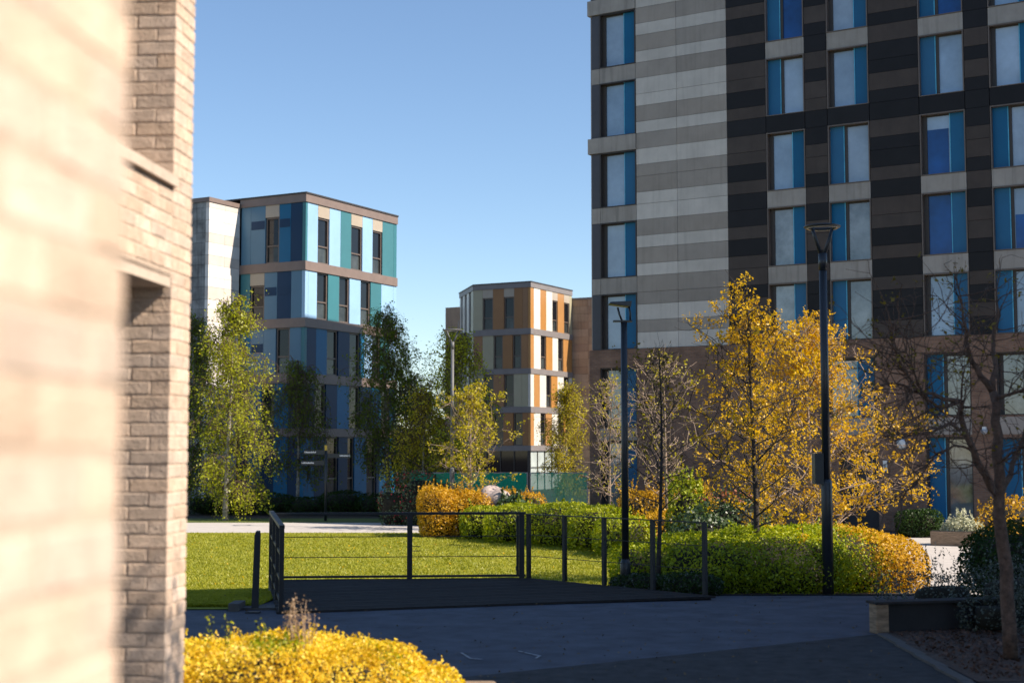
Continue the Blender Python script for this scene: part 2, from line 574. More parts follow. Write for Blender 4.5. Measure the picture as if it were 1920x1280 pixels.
def window(parent, s0, s1, z0, z1, blue, pane_m, frame_m=M_frame_br, pane_left_dark=True, panel_m=M_blu, fr=0.045, split=0.36, deep=0.0):
    """Frame ring with pane and panel in tower-local coordinates (front at y=0)."""
    y0, y1 = -0.012, DEP
    f = fr
    w = boxes('window', [(s0 + 0.003, s0 + f, y0, y1, z0 + .003, z1 - .003), (s1 - f, s1 - 0.003, y0, y1, z0 + .003, z1 - .003),
                         (s0 + f, s1 - f, y0, y1, z1 - f, z1 - .003), (s0 + f, s1 - f, y0, y1, z0 + .003, z0 + f * 0.7)], frame_m, parent)
    W = s1 - s0 - 2 * f
    yb = 0.20
    if blue == 'l':
        bx = (s0 + f, s0 + f + W * split)
        px = (bx[1] + 0.10, s1 - f)
        mx = (bx[1], px[0])
        ex = (bx[1] - 0.03, bx[1])
    elif blue == 'r':
        px = (s0 + f + 0.16, s1 - f - W * split)
        bx = (px[1], s1 - f)
        mx = (s0 + f, px[0])
        ex = (bx[0], bx[0] + 0.03)
    else:
        px = (s0 + f + 0.12, s1 - f)
        bx = ex = None
        mx = (s0 + f, px[0])
    pbox('pane', (px[0], px[1], yb + 0.03, yb + 0.06, z0 + f, z1 - f - 0.05), pane_m, w)
    pbox('jamb', (mx[0], mx[1], yb - 0.02, yb + 0.09, z0 + f * .7, z1 - f), M_frame_dk, w)
    pbox('head_liner', (px[0], px[1], yb, yb + 0.09, z1 - f - 0.05, z1 - f), M_frame_dk, w)
    if bx:
        pbox('vent_panel', (bx[0], bx[1], yb - 0.03, yb + 0.06, z0 + f * .7, z1 - f), panel_m, w)
        pbox('trim_strip', (ex[0], ex[1], yb - 0.045, yb - 0.03, z0 + f * .7, z1 - f), M_blu_edge, w)
    return w

# left bay: dark side strip, windows, sills, two projecting bands
for k in range(6):
    a, b = sills[k] + TB, heads[k] + TB
    pbox('cladding_panel', (0.02, 0.38, 0.03, DEP, a + g, b - g), M_slate, tower)
    window(tower, 0.39, 1.98, a, b, 'r', M_pane, M_frame_dk)
    c = sills[k + 1] + TB
    if k in (2, 4):
        pbox('band_panel', (-0.12, 1.98, -0.05, DEP, b + g, c - g), M_sill, tower)
    else:
        pbox('cladding_panel', (0.02, 0.38, 0.03, DEP, b + g, c - g), M_sill, tower)
        pbox('sill_panel', (0.40, 1.98, 0.015, DEP, b + g, c - g), M_sill, tower)
cols = [(7.33, 8.82), (9.67, 11.20), (12.97, 14.53), (15.36, 16.91), (18.71, 20.24), (21.11, 22.64)]
side = [['r', 'r', 'r', 'l', 'l', 'r'], ['l', 'l', 'l', 'r', 'r', 'l'], ['r', 'r', 'r', 'l', 'l', 'r'], ['l', 'l', 'l', 'r', 'r', 'l'], ['r', 'l', 'r', 'l', 'r', 'l'], ['l', 'r', 'l', 'r', 'l', 'r']]
PM = {(0, 4): M_pane_b, (2, 4): M_pane_b, (2, 1): M_pane_b, (1, 0): M_pane_g, (0, 1): M_pane_g, (0, 0): M_pane_g, (1, 1): M_pane_g}
for c, (s0, s1) in enumerate(cols):
    for k in range(6):
        a, b = sills[k] + TB, heads[k] + TB
        w = window(tower, s0, s1, a, b, side[c][k], PM.get((c, k), M_pane))
        if (c, k) == (2, 2):   # blind half drawn down over a deep blue pane
            pbox('lower_pane', (s0 + 0.21, s1 - 0.62, 0.215, 0.229, a + 0.05, a + 1.62), M_pane_b, w)
        if (c, k) == (3, 1):
            pbox('lower_pane', (s0 + 0.70, s1 - 0.05, 0.215, 0.229, a + 0.05, a + 1.2), M_pane_b, w)
        d = sills[k + 1] + TB
        if k in (2,):
            pbox('cladding_panel', (s0 + g, s1 - g, 0.004, DEP, b + g, d - g), M_bk, tower)
        else:
            pbox('sill_panel', (s0 + g, s1 - g, 0.012, DEP, b + g, d - g), M_sill, tower)

# brick base with openings
opn = [(0.39, 1.98, 2.95, 5.27), (0.39, 1.98, -0.55, 2.45), (9.4, 11.25, 3.25, 5.35), (9.9, 11.3, -0.7, 2.1), (12.97, 14.53, 3.25, 5.39), (12.97, 14.53, -0.55, 2.55), (15.37, 17.2, 3.25, 5.36), (15.37, 17.2, -0.55, 2.5), (18.7, 20.3, 3.25, 5.39), (18.7, 20.3, -0.55, 2.5)]
def wall_with_openings(name, x0, x1, z0, z1, y0, y1, ops, m, parent):
    xs = sorted(set([x0, x1] + [o[0] for o in ops] + [o[1] for o in ops]))
    zz = sorted(set([z0, z1] + [o[2] for o in ops] + [o[3] for o in ops]))
    v, f, idx = [], [], {}
    def solid(i, j):
        if i < 0 or j < 0 or i >= len(xs) - 1 or j >= len(zz) - 1: return False
        cx, cz = (xs[i] + xs[i + 1]) / 2, (zz[j] + zz[j + 1]) / 2
        return not any(o[0] < cx < o[1] and o[2] < cz < o[3] for o in ops)
    def V(i, j, y):
        if (i, j, y) not in idx:
            idx[(i, j, y)] = len(v); v.append((xs[i], y, zz[j]))
        return idx[(i, j, y)]
    for i in range(len(xs) - 1):
        for j in range(len(zz) - 1):
            if not solid(i, j): continue
            f.append((V(i, j, y0), V(i + 1, j, y0), V(i + 1, j + 1, y0), V(i, j + 1, y0)))
            if not solid(i - 1, j): f.append((V(i, j, y0), V(i, j + 1, y0), V(i, j + 1, y1), V(i, j, y1)))
            if not solid(i + 1, j): f.append((V(i + 1, j, y0), V(i + 1, j, y1), V(i + 1, j + 1, y1), V(i + 1, j + 1, y0)))
            if not solid(i, j - 1): f.append((V(i, j, y0), V(i, j, y1), V(i + 1, j, y1), V(i + 1, j, y0)))
            if not solid(i, j + 1): f.append((V(i, j + 1, y0), V(i + 1, j + 1, y0), V(i + 1, j + 1, y1), V(i, j + 1, y1)))
    return mesh_obj(name, v, f, m, parent)
wall_with_openings('brick_wall', -0.08, S1, 0, 5.97 + TB, -0.06, REC - 0.001, [(o[0], o[1], o[2] + TB, o[3] + TB) for o in opn], M_brick_red, tower)
boxes('brick_side_wall', [(-0.08, 0.02, REC, 13.5, 0, 5.97 + TB)], M_brick_red, tower)
for n_, (s0, s1, z0, z1) in enumerate(opn):
    if n_ == 3:   # door
        d = boxes('door', [(s0, s1, 0.16, 0.22, z0 + TB, z1 + TB)], mat('dark_door', (0.03, 0.03, 0.034), 0.5), tower)
        pbox('handle', (s1 - 0.2, s1 - 0.15, 0.10, 0.158, z0 + TB + 0.8, z0 + TB + 1.5), M_galv, d)
        pbox('door_frame', (s0 + 0.66, s0 + 0.70, 0.13, 0.158, z0 + TB, z1 + TB), M_frame_dk, d)
        continue
    bl = ['r', 'r', 'r', None, 'l', 'l', None, 'l', 'l', 'r'][n_]
    window(tower, s0, s1, z0 + TB, z1 + TB, bl, M_pane_g, M_frame_dk, split=0.38)
M_conc = mat('concrete_spandrel', (0.30, 0.265, 0.235), 0.7, 0.08, 2)
for s0, s1 in ((9.4, 11.25), (12.97, 14.53), (15.37, 17.2), (0.39, 1.98)):
    pbox('spandrel_panel', (s0, s1, -0.075, -0.062, 2.62 + TB, 3.2 + TB) if s0 > 1 else (s0, s1, -0.075, -0.062, 2.47 + TB, 2.93 + TB), M_conc, tower)
M_white = mat('white_plastic', (0.75, 0.75, 0.73), 0.5, 0.04)

def onwall(s, off, z):   # tower facade to world
    return (3.13 + U[0] * s + U[1] * off, 55.6 + U[1] * s - U[0] * off, z)
def round_light():
    t = thing('bulkhead_light', 'round white bulkhead light on red brick beside the dark door', 'wall light', onwall(12.15, 0.06, 2.3), RZ_T)
    tb = Tubes(); tb.add([(0, 0.0, 0), (0, -0.05, 0), (0, -0.07, 0)], [0.2, 0.2, 0.19], 24); tb.obj('housing', M_galv, t)
    tb = Tubes(); tb.add([(0, -0.07, 0), (0, -0.11, 0), (0, -0.12, 0)], [0.16, 0.15, 0.10], 24); tb.obj('diffuser', M_white, t)
round_light()
t = thing('intercom_box', 'small white intercom box on red brick at the dark door edge', 'intercom', onwall(11.55, 0.06, 1.55), RZ_T)
boxes('case', [(-0.07, 0.07, -0.05, 0, -0.18, 0.18)], M_white, t)
boxes('button_plate', [(-0.04, 0.04, -0.058, -0.051, -0.1, 0.05)], M_galv, t)
t = thing('security_camera', 'white dome security camera on red brick between two ground windows', 'camera', onwall(14.95, 0.06, 2.75), RZ_T)
boxes('bracket', [(-0.06, 0.06, -0.16, 0, 0.03, 0.12)], M_white, t)
tb = Tubes(); tb.add([(0, -0.12, 0.03), (0, -0.12, -0.04), (0, -0.12, -0.10), (0, -0.12, -0.14)], [0.11, 0.12, 0.09, 0.03], 14); tb.obj('dome', mat('smoked_dome', (0.35, 0.36, 0.38), 0.2), t)

# ------------------------------------------------------------------ panel-clad blocks behind (blue and amber)
UU = np.array([0.878, -0.479]); UU /= np.linalg.norm(UU)
RZ_B = math.atan2(UU[1], UU[0])   # local x = UU (to the right-front), local y = away (right-back)
PAL = dict(
    L=mat('sky_blue_cladding', (0.28, 0.46, 0.65), 0.4, 0.03, 1, spec=0.3, objvar=0.04),
    T=mat('teal_cladding', (0.045, 0.175, 0.205), 0.4, 0.03, 1, spec=0.3, objvar=0.05),
    M=mat('shade_mid_blue_cladding', (0.003, 0.125, 0.26), 0.4, 0.03, 1, spec=0.2, objvar=0.05),  # shade on the lower floors is painted in as deeper blue
    N=mat('shade_navy_cladding', (0.002, 0.034, 0.09), 0.4, 0.03, 1, spec=0.2, objvar=0.05),  # darkest blue, with the shade of lower floors put into the colour
    G=mat('grey_blue_cladding', (0.085, 0.185, 0.275), 0.35, 0.03, 1, spec=0.3, objvar=0.05),
    O=mat('amber_cladding', (0.40, 0.195, 0.06), 0.4, 0.04, 1, spec=0.4, objvar=0.06),
    B=mat('brown_amber_cladding', (0.28, 0.13, 0.045), 0.4, 0.04, 1, spec=0.4, objvar=0.06),
    C=mat('cream_cladding', (0.62, 0.59, 0.52), 0.45, 0.03, 1, spec=0.4, objvar=0.03),
    E=mat('olive_cream_cladding', (0.36, 0.33, 0.22), 0.45, 0.03, 1, objvar=0.04),
    S=mat('sand_cladding', (0.40, 0.34, 0.265), 0.5, 0.04, 1, objvar=0.04))
M_band = mat('taupe_band', (0.20, 0.15, 0.128), 0.5, 0.05, 2)
M_band2 = mat('grey_band', (0.20, 0.18, 0.175), 0.5, 0.05, 2)

M_lower = mat('grey_lower_glass', (0.045, 0.052, 0.052), 0.06, 0.3, 1.0, spec=0.35, objvar=0.3)
def facade(root, xf, z0, z1, items, band_m, beige=None):
    """items: list of (r0, r1, code); xf maps (r, depth_in, z) to a local box. 'W' window, 'w' window with panel above."""
    for (r0, r1, c) in items:
        if c in 'Ww':
            zt = z1 - 0.62 if c == 'w' else z1
            if c == 'w':
                pbox('cladding_panel', xf(r0 + g, r1 - g, 0.0, 0.2, zt + g, z1 - g), beige, root)
            f = 0.07
            fr = boxes('window', [xf(r0 + .02, r0 + .02 + f, 0.06, 0.22, z0 + .01, zt - .01), xf(r1 - .02 - f, r1 - .02, 0.06, 0.22, z0 + .01, zt - .01),
                                  xf(r0 + .02 + f, r1 - .02 - f, 0.06, 0.22, zt - f - .01, zt - .01), xf(r0 + .02 + f, r1 - .02 - f, 0.06, 0.22, z0 + .01, z0 + f),
                                  xf(r0 + .02 + f, r1 - .02 - f, 0.07, 0.21, z0 + (zt - z0) * .36, z0 + (zt - z0) * .36 + f)], M_frame_br, root)
            zm = z0 + (zt - z0) * .36
            pbox('pane', xf(r0 + .02 + f, r1 - .02 - f, 0.14, 0.17, zm + f, zt - f - .01), M_glass_dark, fr)
            pbox('lower_pane', xf(r0 + .02 + f, r1 - .02 - f, 0.14, 0.17, z0 + f, zm), M_lower, fr)
        else:
            low = c.islower()
            p = pbox('cladding_panel', xf(r0 + g, r1 - g, 0.0, 0.2, z0 + g, z1 - g), PAL[c.upper()], root)
            if low:   # louvre set into the panel top
                lv = z1 - 0.75
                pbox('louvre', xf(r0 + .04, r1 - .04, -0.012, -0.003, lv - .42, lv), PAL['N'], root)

BZ = 0.7
blue = thing('blue_apartment_block', 'five storey apartment block in sky blue, teal and shade-darkened navy panels', 'building', (-10.1, 69.0, -0.7), RZ_B)
xR = lambda r0, r1, d0, d1, a, b: (-d1, -d0, r0, r1, a, b)      # right face: local x=0 plane, running along +y
xL = lambda r0, r1, d0, d1, a, b: (-r1, -r0, d0, d1, a, b)      # left face: local y=0 plane, running along -x
def zb(*a): return [q + BZ for q in a]
boxes('structural_core', [(-9, -0.205, 0.205, 7.9, 0, 14.2 + BZ)], M_joint, blue)
fl = [(11.31, 14.22), (8.52, 10.86), (5.80, 8.07), (3.15, 5.35), (-0.55, 2.75)]
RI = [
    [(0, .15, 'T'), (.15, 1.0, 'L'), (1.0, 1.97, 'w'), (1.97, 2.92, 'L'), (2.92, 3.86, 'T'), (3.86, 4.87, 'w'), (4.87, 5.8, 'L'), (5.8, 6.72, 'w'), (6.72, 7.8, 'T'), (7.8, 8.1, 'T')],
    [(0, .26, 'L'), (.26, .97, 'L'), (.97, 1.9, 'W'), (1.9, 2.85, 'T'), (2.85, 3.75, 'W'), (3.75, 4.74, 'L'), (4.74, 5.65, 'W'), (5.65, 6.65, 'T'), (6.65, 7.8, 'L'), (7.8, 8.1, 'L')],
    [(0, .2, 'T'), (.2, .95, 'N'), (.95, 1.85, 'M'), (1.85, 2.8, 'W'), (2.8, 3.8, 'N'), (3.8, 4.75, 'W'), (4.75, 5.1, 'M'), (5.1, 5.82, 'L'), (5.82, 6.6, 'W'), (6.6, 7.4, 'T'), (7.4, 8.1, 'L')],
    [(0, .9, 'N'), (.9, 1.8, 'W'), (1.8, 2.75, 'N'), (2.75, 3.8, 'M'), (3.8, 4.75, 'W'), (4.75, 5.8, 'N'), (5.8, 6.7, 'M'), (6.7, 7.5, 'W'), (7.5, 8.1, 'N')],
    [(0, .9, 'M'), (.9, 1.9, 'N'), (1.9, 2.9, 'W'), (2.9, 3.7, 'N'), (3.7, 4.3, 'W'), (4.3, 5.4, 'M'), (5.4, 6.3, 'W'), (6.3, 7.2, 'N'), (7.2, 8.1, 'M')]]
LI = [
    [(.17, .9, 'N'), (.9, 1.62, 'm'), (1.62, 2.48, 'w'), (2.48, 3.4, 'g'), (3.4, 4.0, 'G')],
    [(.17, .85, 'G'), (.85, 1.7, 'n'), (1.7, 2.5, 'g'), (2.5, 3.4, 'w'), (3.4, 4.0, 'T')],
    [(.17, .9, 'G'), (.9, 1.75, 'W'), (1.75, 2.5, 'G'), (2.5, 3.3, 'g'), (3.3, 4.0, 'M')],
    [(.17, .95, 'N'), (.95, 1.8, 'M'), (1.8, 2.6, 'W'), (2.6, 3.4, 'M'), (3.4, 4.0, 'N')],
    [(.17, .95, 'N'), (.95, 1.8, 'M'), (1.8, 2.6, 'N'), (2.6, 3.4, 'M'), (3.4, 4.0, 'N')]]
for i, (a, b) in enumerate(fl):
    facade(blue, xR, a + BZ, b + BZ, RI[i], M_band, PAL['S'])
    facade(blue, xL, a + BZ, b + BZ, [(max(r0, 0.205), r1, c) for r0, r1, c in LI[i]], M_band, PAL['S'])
for (a, b) in ((10.86, 11.31), (8.07, 8.52), (5.35, 5.80), (2.75, 3.15), (14.22, 14.62)):
    boxes('band', [(-4.05, 0.06, -0.06, 0.2, a + BZ, b + BZ), (-0.2, 0.06, 0.2, 8.12, a + BZ, b + BZ)], M_band, blue)
boxes('roof', [(-9, 0.10, -0.10, 8.14, 14.62 + BZ, 14.70 + BZ)], M_frame_dk, blue)
# pale stair wing on the left: lit face toward +x at local x=-4.05, running along -y
M_wl = mat('white_stair_cladding', (0.74, 0.70, 0.65), 0.5, 0.04, 1.5, objvar=0.04)
M_wd = mat('greige_stair_cladding', (0.60, 0.54, 0.485), 0.5, 0.04, 1.5, objvar=0.04)
M_wm = mat('shaded_streaked_cladding', (0.22, 0.225, 0.22), 0.6, 0.25, 1.5, dirt=0.6, objvar=0.15)  # darker grey paints in the shade of the unlit side, over streaks
boxes('stair_wing_core', [(-9, -4.26, -2.2, 0.15, 0, 14.2 + BZ)], M_joint, blue)
zz = 0.0
i = 0
pz = [0.62, 0.47]
while zz < 14.1 + BZ:
    h = pz[i % 2] if i % 5 else 0.62
    z1_ = min(zz + h, 14.2 + BZ)
    for (a, b) in ((-2.39, -1.2), (-1.2, -0.065)):
        pbox('cladding_panel', (-4.255, -4.05, a + g, b - g, zz + g, z1_ - g), M_wl if (i % 5) in (0, 2, 4) else M_wd, blue)
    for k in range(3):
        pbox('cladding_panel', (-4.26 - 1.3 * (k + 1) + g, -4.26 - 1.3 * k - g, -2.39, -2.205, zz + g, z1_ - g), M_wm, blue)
    zz = z1_
    i += 1
boxes('stair_wing_roof', [(-9, -4.0, -2.45, -0.1, 14.2 + BZ, 14.42 + BZ)], M_band, blue)

amber = thing('amber_apartment_block', 'distant apartment block with amber and cream panels and dark bands', 'building', (1.31, 100.0, -0.7), RZ_B)
boxes('structural_core', [(-4.4, -0.205, 0.205, 6.4, 0, 13.5 + BZ), (-4.4, -0.3, 6.4, 12, 0, 13.5 + BZ)], M_joint, amber)
fl2 = [(10.66, 13.57), (7.83, 10.24), (5.13, 7.45), (2.40, 4.71)]
RA = [
    [(0, .5, 'O'), (.5, 1.5, 'C'), (1.5, 2.42, 'O'), (2.42, 3.4, 'C'), (3.4, 4.25, 'w'), (4.25, 5.3, 'O'), (5.3, 6.2, 'w'), (6.2, 6.6, 'E')],
    [(0, .5, 'O'), (.5, 1.55, 'C'), (1.55, 2.4, 'W'), (2.4, 3.4, 'O'), (3.4, 4.3, 'C'), (4.3, 5.15, 'W'), (5.15, 6.6, 'O')],
    [(0, .5, 'C'), (.5, 1.4, 'O'), (1.4, 2.4, 'C'), (2.4, 3.2, 'W'), (3.2, 4.2, 'O'), (4.2, 5.2, 'C'), (5.2, 6.1, 'W'), (6.1, 6.6, 'C')],
    [(0, .5, 'O'), (.5, 1.5, 'C'), (1.5, 2.3, 'W'), (2.3, 3.3, 'O'), (3.3, 4.3, 'C'), (4.3, 5.2, 'W'), (5.2, 6.6, 'O')]]
LA = [
    [(.21, .63, 'B'), (.63, 1.32, 'B'), (1.32, 2.15, 'w'), (2.15, 3.05, 'B'), (3.05, 3.9, 'w'), (3.9, 4.65, 'E')],
    [(.21, .75, 'B'), (.75, 1.45, 'W'), (1.45, 2.25, 'B'), (2.25, 3.0, 'W'), (3.0, 3.9, 'E'), (3.9, 4.65, 'B')],
    [(.21, .7, 'E'), (.7, 1.35, 'E'), (1.35, 2.15, 'W'), (2.15, 3.0, 'B'), (3.0, 3.8, 'W'), (3.8, 4.65, 'E')],
    [(.21, .65, 'B'), (.65, 1.4, 'W'), (1.4, 2.2, 'B'), (2.2, 3.0, 'W'), (3.0, 4.65, 'B')]]
for i, (a, b) in enumerate(fl2):
    facade(amber, xR, a + BZ, b + BZ, RA[i], M_band2, PAL['S'])
    facade(amber, xL, a + BZ, b + BZ, LA[i], M_band2, PAL['S'])
for (a, b) in ((10.24, 10.66), (7.45, 7.83), (4.71, 5.13), (2.03, 2.40), (13.57, 13.92)):
    boxes('band', [(-4.66, 0.05, -0.05, 0.2, a + BZ, b + BZ), (-0.2, 0.05, 0.2, 6.62, a + BZ, b + BZ)], M_band2, amber)
# ground floor glazing
M_gf = mat('pale_ground_glazing', (0.42, 0.47, 0.45), 0.1, 0.15, 0.8, spec=0.6)
for k in range(6):
    fr = boxes('glazing_bay', [xR(k * 1.1 + .0, k * 1.1 + .06, 0.02, 0.2, 0, 2.03 + BZ), xR(k * 1.1 + .06, k * 1.1 + 1.1, 0.02, 0.2, 1.45 + BZ - .6, 1.5 + BZ - .6)], M_frame_dk, amber)
    pbox('pane', xR(k * 1.1 + .06, k * 1.1 + 1.1, 0.08, 0.1, 0, 0.85 + BZ), M_gf, fr)
    pbox('upper_pane', xR(k * 1.1 + .06, k * 1.1 + 1.1, 0.08, 0.1, 0.9 + BZ, 2.03 + BZ), M_gf, fr)
for k in range(4):
    fr = boxes('glazing_bay', [xL(.21 + k * 1.1, .27 + k * 1.1, 0.02, 0.2, 0, 2.03 + BZ)], M_frame_dk, amber)
    pbox('pane', xL(k * 1.1 + .27, k * 1.1 + 1.31, 0.08, 0.1, 0, 2.03 + BZ), M_glass_dark, fr)
boxes('roof', [(-4.7, 0.08, -0.08, 6.64, 13.92 + BZ, 14.0 + BZ)], M_frame_dk, amber)
# chamfered left face
chA = np.array([-4.66, 0.0])
dw = np.array([-0.22, 0.975])
cz, sz = math.cos(-RZ_B), math.sin(-RZ_B)
dl = np.array([cz * dw[0] - sz * dw[1], sz * dw[0] + cz * dw[1]])
nl = np.array([-dl[1], dl[0]])          # points out to the left
if nl[0] > 0: nl = -nl
ch_rot = math.atan2(dl[1], dl[0])
def ch_box(name, r0, r1, d0, d1, a, b, m, parent=amber):
    o = pbox(name, (0, r1 - r0, 0, d1 - d0, a, b), m, parent)
    ctr = chA + dl * (r0 + r1) / 2 - nl * (d0 + d1) / 2
    o.location = (ctr[0], ctr[1], (a + b) / 2)
    o.rotation_euler = (0, 0, ch_rot)
    return o
for (a, b) in fl2:
    for (r0, r1, c) in ((0.05, 1.0, 'E'), (1.0, 1.8, 'W'), (1.8, 2.6, 'C'), (2.6, 3.4, 'W'), (3.4, 4.2, 'C'), (4.2, 4.9, 'W'), (4.9, 5.4, 'C')):
        if c == 'W':
            ch_box('window', r0, r1, 0.1, 0.2, a + BZ, b + BZ, M_glass_dark)
        else:
            ch_box('cladding_panel', r0 + g, r1 - g, 0.0, 0.2, a + BZ, b + BZ, PAL[c])
for (a, b) in ((10.24, 10.66), (7.45, 7.83), (4.71, 5.13), (2.03, 2.40), (13.57, 13.92)):
    ch_box('band', 0.02, 5.45, -0.04, 0.22, a + BZ, b + BZ, M_band2)
ch_box('chamfer_core', 0.2, 5.4, 0.21, 2.4, 0.0, 13.5 + BZ, M_joint)
ch_box('chamfer_roof', 0.05, 5.5, -0.08, 3.0, 13.92 + BZ, 13.99 + BZ, M_frame_dk)
# tan striped end wing to the right of the lit face, slim wing at the left end
M_tan1 = mat('tan_cladding', (0.44, 0.31, 0.21), 0.6, 0.05, 1.5, objvar=0.08, dirt=0.3)
M_tan2 = mat('tan_brown_cladding', (0.36, 0.245, 0.165), 0.6, 0.05, 1.5, objvar=0.08, dirt=0.3)
boxes('end_wing_core', [(-0.5, 5.8, 6.9, 14, 0, 13.2 + BZ)], M_joint, amber)
for i in range(25):
    a = i * 0.56
    for k in range(4):
        pbox('cladding_panel', (-0.2 + k * 1.5 + g, 1.3 + k * 1.5 - g, 6.70, 6.89, a + g, min(a + 0.56, 13.25 + BZ) - g), M_tan1 if (i * 7 + k) % 3 else M_tan2, amber)
boxes('end_wing_roof', [(-0.3, 5.9, 6.66, 14, 13.25 + BZ, 13.4 + BZ)], M_band2, amber)
bl_ = chA + dl * 5.4
boxes('rear_box', [(bl_[0] - 1.2, bl_[0] + 2.5, bl_[1] - .1, bl_[1] + 4, 0, 12.9 + BZ)], M_tan2, amber)

# ------------------------------------------------------------------ brick building at the left
WD = np.array([0.0896, 0.996])
lb = thing('buff_brick_building', 'sunlit buff brick building with deep window openings beside the pavement', 'building', (-1.853, 7.7, 0), math.atan2(WD[1], WD[0]))
M_brick = mat('buff_brick', (0.60, 0.455, 0.345), 0.9, 0.10, 14, bump=0.5, bscale=90, objvar=0.13, spec=0.15)
M_mortar = mat('buff_mortar', (0.53, 0.41, 0.31), 0.95, 0.1, 30, bump=0.4, bscale=150)
M_stone = mat('cast_stone_sill', (0.52, 0.42, 0.33), 0.8, 0.06, 8, bump=0.2)
M_brick_tex = brick_mat('buff_brickwork', (0.58, 0.42, 0.30), (0.50, 0.35, 0.25), (0.42, 0.31, 0.22))
rb = random.Random(3)
def brick_mesh(L, D, H, seed):
    r = random.Random(seed)
    b = 0.004
    v, f = [], []
    xs = [0, b, L * .33, L * .66, L - b, L]
    # rounded irregular box from an outer front loop and an inset face
    def j(s=0.0016): return r.uniform(-s, s)
    for (ins, y) in ((0.0, D), (0.0, b), (b, 0.0)):
        for (x, z) in ((ins, ins), (L * .5, ins), (L - ins, ins), (L - ins, H * .5), (L - ins, H - ins), (L * .5, H - ins), (ins, H - ins), (ins, H * .5)):
            v.append((x + j(), y + (j(0.001) if y < D else 0), z + j()))
    for k in range(2):
        for i in range(8):
            i2 = (i + 1) % 8
            f.append((k * 8 + i, (k + 1) * 8 + i, (k + 1) * 8 + i2, k * 8 + i2))
    f.append(tuple(16 + i for i in range(8)))
    f.append(tuple(range(8))[::-1])
    me = bpy.data.meshes.new('brick')
    me.from_pydata(v, [], f)
    me.materials.append(M_brick)
    bmn = bpy.data.meshes
    me.validate()
    import bmesh
    bm = bmesh.new(); bm.from_mesh(me); bmesh.ops.recalc_face_normals(bm, faces=bm.faces); bm.to_mesh(me); bm.free()
    return me
ST = [brick_mesh(0.215, 0.1025, 0.065, 10 + i) for i in range(5)]
HD = [brick_mesh(0.1025, 0.1025, 0.065, 30 + i) for i in range(5)]
HF = [brick_mesh(0.1025, 0.215, 0.065, 50 + i) for i in range(5)]
def brick(me, x, y, z, rz=0.0):
    o = bpy.data.objects.new('brick', me)
    o.location = (x + rb.uniform(-.001, .001), y + rb.uniform(-.002, .0015), z + rb.uniform(-.001, .001))
    o.rotation_euler = (rb.uniform(-.006, .006), 0, rz + rb.uniform(-.006, .006))
    return link(o, lb)
# local: x along the wall away from the camera, y inward, outer face y=0, reveal face x=0
COURSE = 0.075
ZL, ZS = 3.0, 3.54      # lintel underside of lower opening, sill of upper opening
PW = 0.3275             # pier width
nb = 0
c0 = 9
for c in range(c0, 64):
    z = c * COURSE
    off = c % 2
    # pier outer face + reveal (corner bricks belong to both)
    if off == 0:
        brick(rb.choice(ST), 0.0, 0.0, z)                     # stretcher on outer face, header end on reveal
        brick(rb.choice(HD), 0.225, 0.0, z)
        o = brick(rb.choice(ST), 0.0, 0.1125 + 0.215, z, -math.pi / 2)      # reveal stretcher
    else:
        o = brick(rb.choice(ST), 0.0, 0.215, z, -math.pi / 2)               # reveal stretcher, its end on outer face
        brick(rb.choice(ST), 0.1125, 0.0, z)
        o = brick(rb.choice(HD), 0.0, 0.215 + 0.01 + 0.1025, z, -math.pi / 2)
    nb += 3
    if ZL + 0.06 <= z + 0.001 and z + COURSE <= ZS + 0.02:
        x = -0.01 - (0.1125 if off else 0.0)
        if off: brick(rb.choice(HD), -0.1125, 0.0, z); nb += 1
        for k in range(4):
            x2 = x - 0.215
            brick(rb.choice(ST), x2, 0.0, z); nb += 1
            x = x2 - 0.01
# mortar bed behind the bricks: pier, spandrel, and plain brickwork out of view
boxes('mortar_core', [(0.004, PW - 0.010, 0.004, 0.5, 0, 4.8), (-1.2, 0.003, 0.004, 0.3, ZL + 0.03, ZS - 0.02)], M_mortar, lb)
boxes('upper_brickwork', [(-6.0, PW, 0.0, 0.5, 4.82, 7.2), (-6.0, -1.2, 0.0, 0.5, 0, 4.82), (0.0, PW, 0.5, 6, 0, 7.2)], M_brick_tex, lb)
boxes('window_recess', [(-1.19, -0.001, 0.40, 0.45, 0, 4.8)], M_glass_dark, lb)
boxes('sill', [(-1.19, -0.005, -0.03, 0.38, ZS - 0.012, ZS + 0.045)], M_stone, lb)
boxes('lintel', [(-1.19, -0.012, 0.004, 0.38, ZL - 0.02, ZL + 0.055)], M_stone, lb)
boxes('window_frame', [(-0.06, -0.001, 0.335, 0.399, 0, ZL - 0.03), (-0.06, -0.001, 0.335, 0.399, ZS + 0.05, 4.8)], M_frame_br, lb)
# near wing: face plane a=0.602 from the camera axis, corner at depth 1.66
def to_local(X, D):
    d = np.array([X + 1.853, D - 7.7])
    return np.array([d @ WD, d @ np.array([-WD[1], WD[0]])])
near = to_local((228 - 960) / F * 1.68, 1.68)
nx, ny = near
for c in range(22, 38):
    z = c * COURSE
    off = c % 2
    if off:
        brick(rb.choice(HD), nx - 0.1025, ny, z); x = nx - 0.1125
    else:
        x = nx
    for k in range(3):
        brick(rb.choice(ST), x - 0.215, ny, z)
        x -= 0.225
boxes('near_wing_core', [(nx - 3.4, nx - 0.005, ny + 0.0015, ny + 1.5, 0, 7.2)], M_mortar, lb)
boxes('near_wing_brickwork', [(nx - 3.4, nx - 0.001, ny, ny + 0.05, 0, 22 * COURSE - 0.01), (nx - 3.4, nx - 0.001, ny, ny + 0.05, 38 * COURSE, 7.2)], M_brick_tex, lb)

